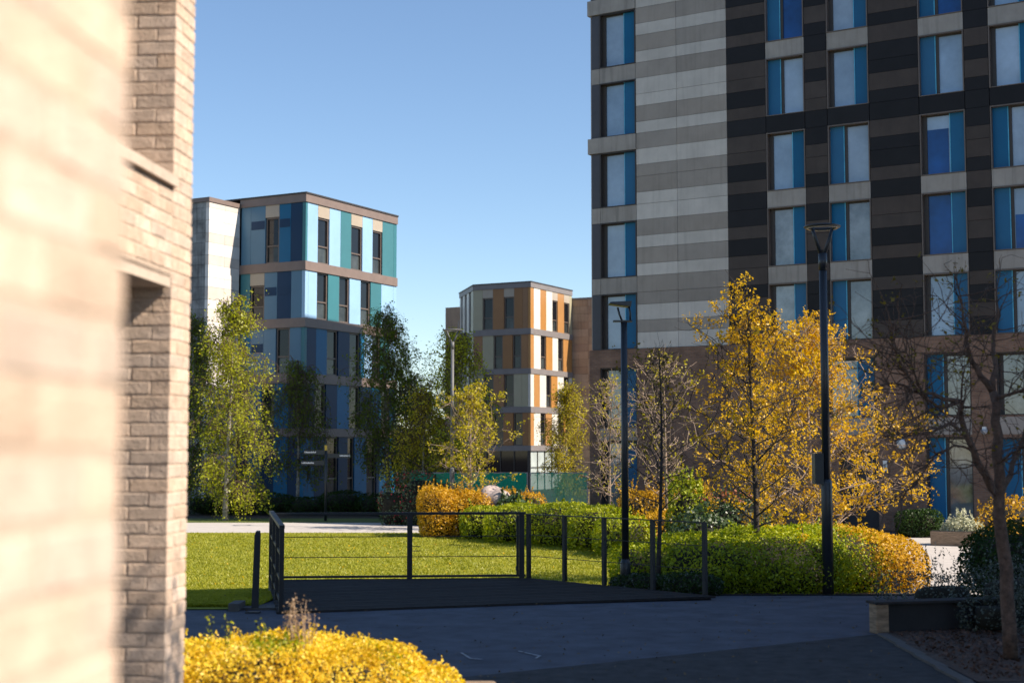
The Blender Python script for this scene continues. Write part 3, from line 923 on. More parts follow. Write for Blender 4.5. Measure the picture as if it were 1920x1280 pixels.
# apartment block beyond the frame on the right: it throws the shade over the pavement
off = thing('brick_apartment_block', 'plain brick apartment block beyond the right edge shading the pavement', 'building', (15.0, 7.1, 0), math.atan2(SUN_H[1], SUN_H[0]))
boxes('wall', [(0, 12, 0, 11.1, 0, 20)], M_brick_red, off)
boxes('roof', [(-0.1, 12.1, -0.05, 11.15, 20, 20.2)], M_slate, off)
for fz in range(6):
    for k in range(3):
        w = boxes('window', [(-0.03, 0.0 - 0.002, 1.2 + k * 3, 2.7 + k * 3, 1.2 + fz * 3.1, 3.0 + fz * 3.1)], M_frame_dk, off)
        pbox('pane', (-0.045, -0.031, 1.28 + k * 3, 2.62 + k * 3, 1.28 + fz * 3.1, 2.92 + fz * 3.1), M_pane, w)

# ------------------------------------------------------------------ deck, guard rails, steps
deck = thing('timber_deck', 'dark timber deck with guard rails at the lawn edge', 'deck', (0, 0, 0))
dA, dB, dC, dD = np.array([-3.02, 18.45]), np.array([2.9, 20.45]), np.array([0.22, 23.35]), np.array([-3.9, 23.0])
nbd = 34
for i in range(nbd):   # boards parallel to the front edge, clipped by the side edges
    def cut(t):
        # offset line from front edge AB
        n_ = np.array([-(dB - dA)[1], (dB - dA)[0]]); n_ /= np.linalg.norm(n_)
        o = dA + n_ * t
        d = (dB - dA) / np.linalg.norm(dB - dA)
        poly = [dA, dB, dC, dD]
        ts = []
        for k in range(4):
            p, q = poly[k], poly[(k + 1) % 4]
            e0, e1 = (p - o) @ n_, (q - o) @ n_
            if (e0 <= 0 < e1) or (e1 <= 0 < e0):
                s = e0 / (e0 - e1)
                ts.append(((p + (q - p) * s) - o) @ d)
        return [o + d * x for x in sorted(ts)] if len(ts) == 2 else None
    t0, t1 = i * 0.146 + 0.003, i * 0.146 + 0.140
    a, b = cut(t0), cut(t1)
    if a is None or b is None: continue
    pts = [a[0], a[1], b[1], b[0]]
    zt = 0.03 + 0.002 * ((i * 7) % 3)
    v = [(p[0], p[1], zt - 0.03) for p in pts] + [(p[0], p[1], zt) for p in pts]
    mesh_obj('board', v, [(3, 2, 1, 0), (4, 5, 6, 7), (0, 1, 5, 4), (1, 2, 6, 5), (2, 3, 7, 6), (3, 0, 4, 7)], M_deck, deck)
v = [(p[0], p[1], -0.75) for p in (dA, dB, dC, dD)] + [(p[0], p[1], 0.0) for p in (dA + [.05, .05], dB + [-.06, .05], dC, dD)]
mesh_obj('deck_base', v, [(4, 5, 6, 7), (0, 1, 5, 4), (1, 2, 6, 5), (2, 3, 7, 6), (3, 0, 4, 7)], M_joint, deck)

def rail_run(name, label, A, B, posts, post_w, rails, h=1.02, thick=None, z0=0.03):
    d = B - A
    Ln = np.linalg.norm(d)
    t = thing(name, label, 'railing', (A[0], A[1], z0), math.atan2(d[1], d[0]))
    for s in posts:
        w = post_w
        pbox('post', (s * Ln - w / 2, s * Ln + w / 2, -0.03, 0.03, 0, h), M_steel, t)
    for (zr, hh, dy) in rails:
        pbox('rail', (0, Ln, -dy, dy, zr - hh, zr), M_steel, t)
    return t
R1 = rail_run('guard_rail', 'dark steel guard rail along the lawn side of the timber deck', dD, dC, [0.545, 0.985], 0.085, [(1.062, 0.04, 0.035), (0.68, 0.012, 0.006), (0.355, 0.012, 0.006), (0.055, 0.035, 0.02)])
pbox('gate_stile', (4.005 - 0.02, 4.005 + 0.02, -0.02, 0.02, 0.02, 1.0), M_steel, R1)
for zq in (0.12, 0.9):
    pbox('hinge', (3.975, 3.985, -0.045, 0.045, zq, zq + 0.06), M_steel, R1)
for zq in (0.44, 0.51):
    pbox('latch_pin', (2.30, 2.43, -0.05, -0.035, zq, zq + 0.012), M_steel, R1)
R2 = rail_run('guard_rail', 'dark steel guard rail with thin wires beside the hedge and lamp post', dC, np.array([2.77, 20.62]), [0.02, 0.24, 0.47, 0.735, 1.0], 0.055, [(1.035, 0.014, 0.03), (0.70, 0.010, 0.006), (0.36, 0.010, 0.006)])
R3 = rail_run('guard_rail', 'dark steel guard rail beside the short steps', np.array([-2.97, 18.5]), np.array([-3.86, 22.95]), [0.0, 0.33, 0.66, 1.0], 0.06, [(1.10, 0.045, 0.035), (0.72, 0.03, 0.012), (0.38, 0.03, 0.012), (0.10, 0.03, 0.012)], h=1.06)
st = thing('garden_steps', 'short grey steps dropping from the pavement to the lawn by the guard rail', 'steps', (-3.45, 18.9, 0))
for i in range(3):
    pbox('tread', (-0.1 - 0.07 * i, 0.40 - 0.07 * i, 0.02 + i * 0.42, 0.44 + i * 0.42, -0.2 - 0.1 * i, 0.03 - 0.10 * i), M_kerb, st)
pbox('side_kerb', (-0.25, -0.11, -0.15, 0.30, -0.3, 0.10), M_kerb, st)
hp = thing('handrail_post', 'slim leaning dark steel handrail post beside the steps', 'handrail', (-3.36, 18.6, 0))
tb = Tubes()
p0, p1 = unproj(478, 1139, 18.6), unproj(483, 1003, 18.75)
b0 = np.array([-3.36, 18.6, 0])
v = []
for (p, w) in ((p0 - b0, .045), (p1 - b0, .04), (unproj(484, 996, 18.76) - b0, .028), (unproj(484.5, 994, 18.9) - b0, .02)):
    v += [(p[0] - w, p[1] - .012, p[2]), (p[0] + w, p[1] - .012, p[2]), (p[0] + w, p[1] + .012, p[2]), (p[0] - w, p[1] + .012, p[2])]
f = [(3, 2, 1, 0), (12, 13, 14, 15)]
for k in range(3):
    for i in range(4):
        f.append((k * 4 + i, k * 4 + (i + 1) % 4, k * 4 + 4 + (i + 1) % 4, k * 4 + 4 + i))
mesh_obj('post', v, f, M_steel, hp)
boxes('base_plate', [(-0.08, 0.10, -0.06, 0.06, 0.0, 0.018)], M_steel, hp)

# ------------------------------------------------------------------ lamp posts
def pole(parent, h, r0, r1, base_h=1.15, base_r=0.085):
    tb = Tubes(); tb.add([(0, 0, 0), (0, 0, base_h - .06), (0, 0, base_h)], [base_r, base_r, r0], 14); tb.obj('base', M_steel_b, parent)
    tb = Tubes(); tb.add([(0, 0, base_h - .02), (0, 0, h)], [r0, r1], 12); tb.obj('pole', M_steel_b, parent)
M_led = mat('lamp_lens', (0.35, 0.33, 0.28), 0.25, 0.05)
def ring_lamp(label, x, y, z, h, rr, m=None, pm=None):
    t = thing('street_lamp', label, 'street lamp', (x, y, z), math.radians(12))
    mm = m or M_steel_b
    tb = Tubes(); tb.add([(0, 0, 0), (0, 0, h * .30), (0, 0, h * .31)], [0.085, 0.085, 0.065], 14); tb.obj('base', mm, t)
    tb = Tubes(); tb.add([(0, 0, h * .3), (0, 0, h - 0.62)], [0.065, 0.058], 12); tb.obj('pole', mm, t)
    tb = Tubes(); tb.add([(0, 0, h - 0.68), (0, 0, h - 0.42)], [0.066, 0.066], 12); tb.obj('collar', mm, t)
    for s in (-1, 1):
        tb = Tubes(); tb.add([(s * 0.02, 0, h - 0.46), (s * rr * .42, 0, h - 0.18), (s * rr * .58, 0, h - 0.03)], [0.034, 0.028, 0.024], 8); tb.obj('arm', mm, t)
    hd = torus('lamp_ring', rr * 0.83, rr * 0.17, mm, t, z=h - 0.005, flat=0.42)
    torus('lens', rr * 0.80, rr * 0.09, M_led, hd, z=h - 0.03, flat=0.3, k=6)
    return t
tall = ring_lamp('tall dark street lamp with flat ring head rising from the hedge', 4.82, 21.9, gz(21.9), 5.66, 0.285)
hold = boxes('equipment_box', [(-0.21, -0.065, -0.06, 0.06, 1.68, 2.15)], M_steel_b, tall)
ring_lamp('grey street lamp with forked ring head behind the golden hedge', -2.12, 50.5, -0.7, 7.05, 0.36, m=mat('grey_lamp_steel', (0.13, 0.13, 0.135), 0.5, 0.08, 8))
t = thing('street_lamp', 'dark street lamp with flat square head and thick base at the guard rail', 'street lamp', (1.77, 22.4, gz(22.4) - .02))
pole(t, 4.270, 0.058, 0.05, base_h=0.56, base_r=0.082)
boxes('mounting_plate', [(-0.17, 0.13, -0.05, 0.05, 4.270, 4.295)], M_steel_b, t)
tb = Tubes(); tb.add([(0.10, 0, 4.290), (0.10, 0, 4.410), (0.08, 0, 4.520)], 0.016, 6); tb.obj('arm', M_steel_b, t)
tb = Tubes(); tb.add([(-0.03, 0, 4.290), (-0.07, 0, 4.390), (-0.10, 0, 4.500)], 0.016, 6); tb.obj('arm', M_steel_b, t)
hd = mesh_obj('lamp_head', [(-0.24, -0.16, 4.550), (0.10, -0.16, 4.505), (0.10, 0.16, 4.505), (-0.24, 0.16, 4.550), (-0.22, -0.15, 4.575), (0.115, -0.16, 4.590), (0.115, 0.16, 4.590), (-0.22, 0.15, 4.575)], UNIT_F, M_steel_b, t)
mesh_obj('lens', [(-0.20, -0.12, 4.540), (0.05, -0.12, 4.506), (0.05, 0.12, 4.506), (-0.20, 0.12, 4.540)], [(0, 3, 2, 1)], M_led, hd)

# fingerpost
fp = thing('fingerpost', 'dark direction signpost with three arms in front of the shade-darkened panels', 'signpost', (-7.35, 56.4, -0.7))
tb = Tubes(); tb.add([(0, 0, 0), (0, 0, 3.0)], [0.055, 0.05], 10); tb.obj('post', M_steel_b, fp)
for (x0, x1, z0, nm, w) in ((-0.88, -0.06, 2.62, 0.42, 0), (-0.98, -0.06, 2.2, 0.42, 0), (0.06, 0.95, 2.48, 0.35, 1)):
    arm = boxes('sign_arm', [(x0, x1, -0.015, 0.015, z0, z0 + 0.17)], M_steel_b, fp)
    a, b = (x0 + .06, x0 + .06 + nm) if w == 0 else (x1 - .06 - nm, x1 - .06)
    bx, xx = [], a
    rr = random.Random(int(z0 * 100))
    while xx < b:
        l = rr.uniform(.02, .05)
        bx.append((xx, xx + l * .75, -0.019, -0.0155, z0 + .06, z0 + .06 + rr.choice([.045, .06])))
        xx += l
    boxes('lettering', bx, M_white, arm)
    ar = x0 + 0.02 if w == 0 else x1 - 0.03
    boxes('arrow', [(ar, ar + .02, -0.019, -0.0155, z0 + .06, z0 + .12)], M_white, arm)
boxes('badge', [(-0.05, 0.05, -0.07, -0.056, 2.78, 2.98)], mat('yellow_badge', (0.6, 0.40, 0.05), 0.5), fp)

# site fence with green mesh
M_mesh = bpy.data.materials.new('green_debris_mesh')
nt, N, L = nodes_of(M_mesh)
o_ = N.new('ShaderNodeOutputMaterial'); d_ = N.new('ShaderNodeBsdfDiffuse'); tl = N.new('ShaderNodeBsdfTranslucent'); tr = N.new('ShaderNodeBsdfTransparent')
d_.inputs[0].default_value = (0.02, 0.50, 0.30, 1); tl.inputs[0].default_value = (0.04, 0.52, 0.32, 1)
ma_ = N.new('ShaderNodeMixShader'); ma_.inputs[0].default_value = 0.45
L.new(d_.outputs[0], ma_.inputs[1]); L.new(tl.outputs[0], ma_.inputs[2])
mb_ = N.new('ShaderNodeMixShader'); mb_.inputs[0].default_value = 0.30
L.new(ma_.outputs[0], mb_.inputs[1]); L.new(tr.outputs[0], mb_.inputs[2]); L.new(mb_.outputs[0], o_.inputs[0])
names = ['green mesh site fence panel against the striped tower', 'green mesh site fence panel behind the boulder', 'green mesh site fence panel behind the slim yellow green tree', 'green mesh site fence panel behind the red flowering shrub']
for i in range(3):
    x1_ = 2.9 - i * 2.28
    t = thing('site_fence_panel', names[i], 'fence panel', (x1_ - 2.22, 54.2 + 0.08 * (i % 2), -0.7), 0.012 * (-1) ** i)
    boxes('frame', [(0, .04, -.02, .02, 0, 1.95), (2.16, 2.20, -.02, .02, 0, 1.95), (0.04, 2.16, -.02, .02, 1.91, 1.95), (0.04, 2.16, -.02, .02, 0.08, 0.12)], M_galv, t)
    boxes('foot', [(-0.1, 0.15, -0.3, 0.3, 0, 0.08)], M_joint, t)
    rr = np.random.default_rng(i)
    nxm = 28
    v = []
    for a in range(nxm + 1):
        for b in range(11):
            v.append((0.045 + 2.11 * a / nxm, -0.03 + 0.02 * math.sin(a * 1.1 + i) * math.sin(b * .7) + rr.normal() * .003, 0.1 + 1.82 * b / 10 + (0.02 * math.sin(a * .8) if b == 10 else 0)))
    mesh_obj('mesh_screen', v, [(a * 11 + b, a * 11 + 11 + b, a * 11 + 12 + b, a * 11 + b + 1) for a in range(nxm) for b in range(10)], M_mesh, t, True)

# boulder
def blob(name, c, r, m, seed, amp=0.18, n=14, zmin=None, parent=None, power=2.0):
    rg = np.random.default_rng(seed)
    k = rg.normal(size=(6, 3)) * 2.2
    ph = rg.uniform(0, 6, 6)
    v, f = [], []
    for i in range(n + 1):
        th = math.pi * i / n
        for j in range(2 * n):
            a = math.pi * j / n
            d = np.array([math.sin(th) * math.cos(a), math.sin(th) * math.sin(a), math.cos(th)])
            q = (abs(d) ** power).sum() ** (-1 / power)
            s = q * (1 + amp * np.mean(np.sin(k @ d + ph)))
            p = np.array(c) + d * np.array(r) * s
            if zmin is not None: p[2] = max(p[2], zmin)
            v.append(p)
    for i in range(n):
        for j in range(2 * n):
            j2 = (j + 1) % (2 * n)
            f.append((i * 2 * n + j, (i + 1) * 2 * n + j, (i + 1) * 2 * n + j2, i * 2 * n + j2))
    return mesh_obj(name, v, f, m, parent, True)
M_rock = mat('pale_rock', (0.42, 0.34, 0.30), 0.9, 0.15, 4, bump=0.8, bscale=15)
props(blob('boulder', (-0.62, 46.5, 0.25), (0.55, 0.5, 0.62), M_rock, 4, 0.45), 'pale pinkish boulder standing up behind the green hedge', 'boulder')

# timber sleepers
def sleeper(name, label, x, y, z, rz, Ls, w, h):
    t = thing(name, label, 'timber edging', (x, y, z), rz)
    b = boxes('beam', [(0, Ls, -w / 2, w / 2, 0, h)], M_sleeper, t)
    bv = b.modifiers.new('bevel', 'BEVEL'); bv.width = 0.015; bv.segments = 2
    boxes('top_cap', [(0.01, Ls - .01, -w / 2 + .01, w / 2 - .01, h + 0.001, h + 0.012)], mat('dark_timber_cap', (0.022, 0.02, 0.02), 0.8, 0.2, 6), t)
bn = thing('garden_bench', 'low bench with dark slab seat and timber block end by the bark mulch bed', 'bench', (4.13, 16.55, 0.0), math.radians(14))
for x0 in (0.02, 2.6):
    b = boxes('block_leg', [(x0, x0 + 0.16, -0.09, 0.09, 0, 0.335)], M_sleeper, bn)
    bv = b.modifiers.new('bevel', 'BEVEL'); bv.width = 0.012; bv.segments = 2
boxes('seat_slab', [(0, 2.84, -0.12, 0.12, 0.337, 0.365)], mat('dark_timber_cap', (0.022, 0.02, 0.02), 0.8, 0.2, 6), bn)
boxes('under_seat_shade', [(0.18, 2.6, -0.05, 0.05, 0.02, 0.33)], M_joint, bn)  # near-black sheet stands in for the shade under the seat
sleeper('timber_edging', 'timber planter edge under the white leaved plant by the tower', 12.35, 42.2, -0.7, math.radians(-28), 3.0, 0.3, 0.42)
t = thing('timber_edging', 'warm timber sleeper end beside the yellow foreground shrub', 'timber edging', (-0.12, 11.0, 0))
b = boxes('beam', [(-1.9, 0, -0.11, 0.11, 0, 0.335)], M_sleeper, t)
bv = b.modifiers.new('bevel', 'BEVEL'); bv.width = 0.03; bv.segments = 3
u_ = thing('spot_uplighter', 'small black uplighter standing in the bark mulch', 'garden light', (5.02, 14.55, 0.02))
tb = Tubes(); tb.add([(0, 0, 0), (0, 0, 0.06)], [0.05, 0.05], 12); tb.obj('spike', M_steel, u_)
tb = Tubes(); tb.add([(0, 0, 0.06), (0, 0, 0.16)], [0.062, 0.066], 14); tb.obj('body', M_steel, u_)

# ------------------------------------------------------------------ trees
M_birch = mat('birch_bark', (0.52, 0.47, 0.40), 0.8, 0.0, 3.5, col2=(0.10, 0.085, 0.07), stretch=(1, 1, 2.5), bump=0.3)
M_bark_shade = mat('shaded_bark', (0.040, 0.033, 0.030), 0.9, 0.25, 12, bump=0.8, bscale=40)  # bark colour darkened for the trunks that stand in shade
M_bark_p = mat('pale_bark', (0.27, 0.20, 0.15), 0.85, 0.2, 10, bump=0.6, bscale=40)
M_bark_b = mat('brown_bark', (0.105, 0.068, 0.05), 0.9, 0.25, 14, bump=1.0, bscale=40)
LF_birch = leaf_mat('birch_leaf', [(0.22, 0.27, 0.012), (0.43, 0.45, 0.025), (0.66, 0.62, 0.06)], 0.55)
LF_birch_shade = leaf_mat('shaded_birch_leaf', [(0.075, 0.12, 0.010), (0.14, 0.19, 0.015), (0.23, 0.27, 0.025)], 0.5)  # darker copy of the birch leaf, with the tower's shade in its colour
LF_yg = leaf_mat('yellow_green_leaf', [(0.30, 0.27, 0.015), (0.52, 0.44, 0.025), (0.70, 0.57, 0.045)], 0.45)
LF_gold = leaf_mat('golden_oak_leaf', [(0.44, 0.24, 0.008), (0.74, 0.45, 0.010), (0.90, 0.60, 0.022)], 0.45)
LF_olive = leaf_mat('olive_bud_leaf', [(0.10, 0.08, 0.012), (0.18, 0.14, 0.02), (0.26, 0.19, 0.02)], 0.4)

def rv(r):
    return np.array([r.gauss(0, 1), r.gauss(0, 1), r.gauss(0, 1)])

def wander(r, p, d, L, n, jit, grav=0.0):
    pts = [np.array(p, float)]
    d = np.array(d, float); d /= np.linalg.norm(d)
    for i in range(n):
        d = d + rv(r) * jit + np.array([0, 0, grav])
        d /= np.linalg.norm(d)
        pts.append(pts[-1] + d * L / n)
    return pts, d

def tree(name, label, loc, H, tr, seed, leaf_m, bark_m, leaf_size, crown_w, base_frac=0.25, style='broad', n_limb=26, n_leaf=9, leafy=1.0,
         lean=(0, 0), group=None, cat='tree', up=0.6, sub=5, twig=3, aspect=0.65, top_thin=1.0, twig_r=0.006, profile=None, clump=0.12, limb_m=None):
    r = random.Random(seed)
    rg = np.random.default_rng(seed)
    t = thing(name, label, cat, loc, 0, group)
    W = Tubes()
    TR = Tubes()
    tp = []
    n = 9
    x = np.zeros(3)
    wob = 0.0
    for i in range(n + 1):
        f_ = i / n
        tp.append(np.array([lean[0] * f_ * H + 0.035 * H * 0.3 * math.sin(f_ * 4 + seed), lean[1] * f_ * H + 0.02 * H * math.sin(f_ * 3 + seed * 2) * .4, f_ * H * .97]))
    TR.add(tp, [tr * (1.25 if i == 0 else 1) * (1 - (i / n) ** 1.1 * 0.9) for i in range(n + 1)], 9)
    leaves = []
    for l in range(n_limb):
        f_ = base_frac + (0.96 - base_frac) * ((l + r.random() * .8) / n_limb)
        i = min(n - 1, int(f_ * n)); fr = f_ * n - i
        p = tp[i] * (1 - fr) + tp[i + 1] * fr
        az = l * 2.399 + r.uniform(-.5, .5)
        q = (f_ - base_frac) / (1 - base_frac)
        prof = profile(q) if profile else (math.sin(math.pi * min(1, 0.22 + 0.80 * q)) ** 0.8)
        Ll = max(0.12, crown_w * prof * r.uniform(.72, 1.12))
        u = up + q * 0.7 + r.uniform(-.2, .2)
        d0 = np.array([math.cos(az), math.sin(az), u])
        grav = {'birch': -0.10, 'broad': 0.03, 'pin': -0.02}[style]
        lp, ld = wander(r, p, d0, Ll * 1.15, 6, 0.13, grav)
        lr = tr * (1 - f_ * .85) * 0.42
        W.add(lp, [max(twig_r, lr * (1 - k / 7.0)) for k in range(7)], 5, cap=False)
        for s in range(sub):
            k = 1 + int(r.random() * 5.99)
            a = lp[min(k, 6)]
            fwd = lp[min(k, 6)] - lp[k - 1]; fwd /= np.linalg.norm(fwd)
            if style == 'birch':
                dd = fwd * .7 + rv(r) * .45 + np.array([0, 0, -0.15])
                sp, sd = wander(r, a, dd, Ll * r.uniform(.35, .65), 5, 0.12, -0.28)
            else:
                dd = fwd * .6 + rv(r) * .6 + np.array([0, 0, .18])
                sp, sd = wander(r, a, dd, Ll * r.uniform(.28, .55), 4, 0.2, 0.05)
            W.add(sp, [twig_r * 1.5 * (1 - .6 * k2 / len(sp)) for k2 in range(len(sp))], 3, cap=False)
            for w in range(twig):
                b = sp[1 + int(r.random() * (len(sp) - 1.01))]
                if style == 'birch':
                    wp, wd = wander(r, b, rv(r) * .5 + np.array([0, 0, -0.6]), r.uniform(.35, .9) * min(1.2, 0.5 + crown_w * .35), 4, 0.1, -0.3)
                else:
                    wp, wd = wander(r, b, sd * .6 + rv(r) * .7 + np.array([0, 0, .1]), r.uniform(.18, .42), 3, 0.2, 0.03)
                W.add(wp, [twig_r * .8, twig_r * .7, twig_r * .6, twig_r * .5, twig_r * .4][:len(wp)], 3, cap=False)
                if r.random() > leafy: continue
                if style == 'birch':
                    for k2 in range(1, len(wp)):
                        for _ in range(max(1, n_leaf // 4)):
                            leaves.append(wp[k2] + rv(r) * clump * .5)
                else:
                    for _ in range(n_leaf):
                        e = wp[-1] if r.random() < .6 else wp[max(1, int(r.random() * len(wp)))]
                        leaves.append(e + rv(r) * clump * .45)
    TR.obj('trunk', bark_m, t)
    W.obj('limbs', limb_m or bark_m, t)
    V = leaves_from(np.array(leaves), leaf_size, rg, aspect, flat=0.2)
    c = quads_obj('crown', V, leaf_m, t)
    return t, len(leaves)

cnt = 0
BIRCH = [
    ('weeping_birch', 'bright weeping birch standing at the edge of the pale far path', (-11.25, 56.7), 9.4, .10, 11, LF_birch, 1.75, .10, 40, 1.0),
    ('weeping_birch', 'weeping birch tucked behind the buff brick building and bright birch', (-14.0, 62.0), 9.2, .10, 12, LF_birch_shade, 1.7, .12, 34, 1.0),
    ('weeping_birch', 'shaded pale trunked birch in front of the blue block corner', (-9.6, 63.6), 7.1, .085, 13, LF_birch_shade, 1.8, .26, 32, .55),
    ('weeping_birch', 'tall shaded birch with pale trunk at the end of the blue block', (-5.62, 63.8), 9.5, .11, 14, LF_birch_shade, 1.95, .22, 44, .85),
    ('weeping_birch', 'small dark birch behind the tall shaded birch', (-4.9, 67.0), 6.8, .07, 15, LF_birch_shade, 1.5, .22, 26, .8),
    ('weeping_birch', 'leafy birch rising beside the grey forked street lamp', (-2.25, 57.5), 8.3, .09, 16, LF_birch, 1.55, .16, 34, .8),
    ('weeping_birch', 'thin yellow green birch in front of the amber block', (2.8, 74.5), 6.7, .07, 17, LF_yg, 1.45, .12, 30, .85),
    ('weeping_birch', 'loose yellow green birch between the tall shaded birch and the grey lamp', (-3.6, 57.2), 5.6, .07, 18, LF_yg, 1.4, .15, 28, .6)]
for nm, lab, (x, y), H, tr, sd, lm, cw, bf, nl_, lf in BIRCH:
    prof = lambda q: (0.55 + 0.9 * q) if q < .35 else max(0.12, 0.87 * (1 - (q - .35) / .72) + .1)
    _, n_ = tree(nm, lab, (x, y, -0.72), H, tr, sd, lm, M_birch, 0.10, cw * 1.1, bf, 'birch', nl_, 10, lf, sub=8, twig=6, up=0.75, twig_r=0.008, profile=prof, clump=0.16, limb_m=M_bark_b)
    cnt += n_
tree('young_oak', 'young yellow green oak beside the grey forked street lamp', (-1.42, 50.0, -0.7), 5.0, .05, 21, LF_yg, M_bark_p, 0.085, 1.6, .22, 'broad', 30, 11, .85, twig_r=.008, up=.45, sub=5)
tree('young_oak', 'slender young oak with pale twigs and sparse leaves near the tower', (3.2, 46.0, -0.7), 5.2, .055, 22, LF_yg, M_bark_p, 0.075, 1.25, .22, 'broad', 26, 5, .42, twig_r=.011, up=.5, sub=5)
tree('young_oak', 'pale branched young oak behind the dark slim tree at the fence', (4.45, 40.0, -0.7), 5.6, .055, 23, LF_yg, M_bark_p, 0.075, 1.35, .22, 'broad', 28, 4, .45, twig_r=.010, lean=(-.05, 0), up=.5, sub=5)
tree('oak_sapling', 'dark slim sapling with few leaves in the hedge by the guard rail', (2.34, 22.7, -0.15), 3.9, .042, 24, LF_olive, M_bark_shade, 0.055, .85, .32, 'broad', 22, 4, .35, twig_r=.004, up=.5, sub=4)
pg = lambda q: (0.6 + 1.1 * q) if q < .3 else max(0.10, 0.93 * (1 - (q - .3) / .74) + .06)
tree('golden_oak', 'golden leaved oak with pale trunk behind the clipped hedge', (6.05, 29.2, -0.7), 5.4, .07, 25, LF_gold, M_bark_p, 0.068, 2.35, .17, 'broad', 38, 17, .60, twig_r=.007, up=.22, sub=8, twig=5, profile=pg, clump=.11, aspect=.55)
tree('golden_oak', 'golden leaved oak with shade-darkened trunk rising from the clipped hedge', (3.95, 23.4, -0.3), 5.05, .062, 26, LF_gold, M_bark_shade, 0.054, 1.50, .22, 'broad', 34, 15, .55, twig_r=.006, up=.40, sub=5, twig=4, clump=.085, profile=pg)

tree('young_oak', 'slim young tree beyond the right edge dappling the buff brick pier', (3.1, 6.22, 0), 5.7, .035, 27, LF_yg, M_bark_b, 0.06, .5, .72, 'broad', 11, 7, .6, up=.6, sub=5)

# bare tree at the right, stems laid out from their real positions
def bare_tree():
    base = np.array([5.06, 14.4, 0.0])
    t = thing('bare_tree', 'brown forked tree almost bare of leaves standing in the bark mulch', 'tree', tuple(base))
    r = random.Random(77)
    W = Tubes()
    def P(x, y, d): return unproj(x, y, d) - base
    stems = [
        ([(1895, 1232, 14.4), (1888, 1120, 14.4), (1880, 1020, 14.4), (1873, 930, 14.4), (1869, 850, 14.42), (1866, 790, 14.45), (1862, 735, 14.5)], .078, .042),
        ([(1862, 735, 14.5), (1838, 705, 14.5), (1820, 675, 14.5), (1811, 640, 14.45), (1806, 600, 14.4), (1797, 555, 14.4)], .036, .008),
        ([(1862, 735, 14.5), (1868, 690, 14.6), (1862, 640, 14.7), (1872, 590, 14.8), (1868, 545, 14.8)], .032, .008),
        ([(1873, 930, 14.4), (1848, 890, 14.3), (1826, 845, 14.2), (1808, 805, 14.15), (1800, 765, 14.1), (1802, 752, 14.1), (1770, 748, 14.0), (1730, 735, 13.9), (1695, 722, 13.8), (1665, 718, 13.7)], .040, .009),
        ([(1802, 752, 14.1), (1775, 762, 14.0), (1745, 752, 13.9), (1715, 725, 13.8), (1690, 690, 13.7), (1672, 640, 13.6), (1680, 600, 13.6)], .022, .006),
        ([(1808, 805, 14.15), (1780, 793, 14.0), (1745, 812, 13.8), (1700, 818, 13.6), (1668, 805, 13.5)], .018, .005),
        ([(1826, 845, 14.2), (1790, 835, 14.4), (1755, 850, 14.6), (1725, 895, 14.7), (1690, 935, 14.8)], .014, .004),
        ([(1876, 930, 14.4), (1895, 890, 14.5), (1908, 850, 14.6), (1925, 800, 14.7), (1945, 740, 14.8)], .036, .012),
        ([(1868, 745, 14.5), (1890, 740, 14.3), (1920, 730, 14.1), (1955, 720, 13.9)], .022, .010),
        ([(1869, 870, 14.4), (1895, 850, 14.2), (1925, 835, 14.0)], .016, .008),
        ([(1730, 735, 13.9), (1715, 700, 13.8), (1700, 660, 13.7), (1702, 610, 13.7)], .012, .004)]
    leaves = []
    for (pts, r0, r1) in stems:
        pp = [P(*q) for q in pts]
        # densify with slight kinks
        dd = [pp[0]]
        for a, b in zip(pp[:-1], pp[1:]):
            dd.append((a + b) / 2 + rv(r) * .012)
            dd.append(b)
        n = len(dd)
        W.add(dd, [r0 + (r1 - r0) * i / (n - 1) for i in range(n)], 8)
        for i in range(2, n):
            lowtrunk = r0 > .07
            if lowtrunk: continue
            for s in range(3):
                dirn = rv(r); dirn[1] *= .8
                dirn += (dd[i] - dd[i - 1]) / (np.linalg.norm(dd[i] - dd[i - 1]) + 1e-6) * .8
                sp, sd = wander(r, dd[i], dirn, r.uniform(.25, .75), 5, .22, .0)
                W.add(sp, [.0075, .006, .005, .004, .0035, .003], 4, cap=False)
                for w in range(3):
                    b = sp[2 + int(r.random() * 3.9)]
                    wp, wd = wander(r, b, sd + rv(r) * .6, r.uniform(.12, .35), 3, .25, .02)
                    W.add(wp, [.0038, .003, .0026, .002], 3, cap=False)
                    hi = wp[-1][2] > 2.2
                    if r.random() < (.38 if hi else .08):
                        for _ in range(4):
                            leaves.append(wp[-1] + rv(r) * .025)
    W.obj('trunk', M_bark_b, t)
    quads_obj('crown', leaves_from(np.array(leaves), .042, np.random.default_rng(3), .6), LF_olive, t)
bare_tree()

# ------------------------------------------------------------------ hedges and shrubs
LF_hgold = leaf_mat('golden_hedge_leaf', [(0.34, 0.18, 0.012), (0.62, 0.36, 0.02), (0.80, 0.50, 0.06)], 0.4)
LF_hgreen = leaf_mat('green_hedge_leaf', [(0.07, 0.12, 0.006), (0.30, 0.36, 0.010), (0.60, 0.60, 0.018)], 0.4)
LF_hlime = leaf_mat('lime_hedge_leaf', [(0.10, 0.15, 0.006), (0.30, 0.35, 0.012), (0.55, 0.54, 0.025)], 0.4)
LF_dark = leaf_mat('dark_evergreen_leaf', [(0.012, 0.030, 0.008), (0.028, 0.058, 0.011), (0.055, 0.095, 0.016)], 0.25, 0.08)
LF_rhodo = leaf_mat('glossy_shrub_leaf', [(0.02, 0.045, 0.012), (0.045, 0.085, 0.02), (0.10, 0.13, 0.035)], 0.2, 0.3)
LF_grey = leaf_mat('grey_green_leaf', [(0.03, 0.04, 0.03), (0.06, 0.075, 0.05), (0.22, 0.25, 0.22)], 0.25, 0.2)
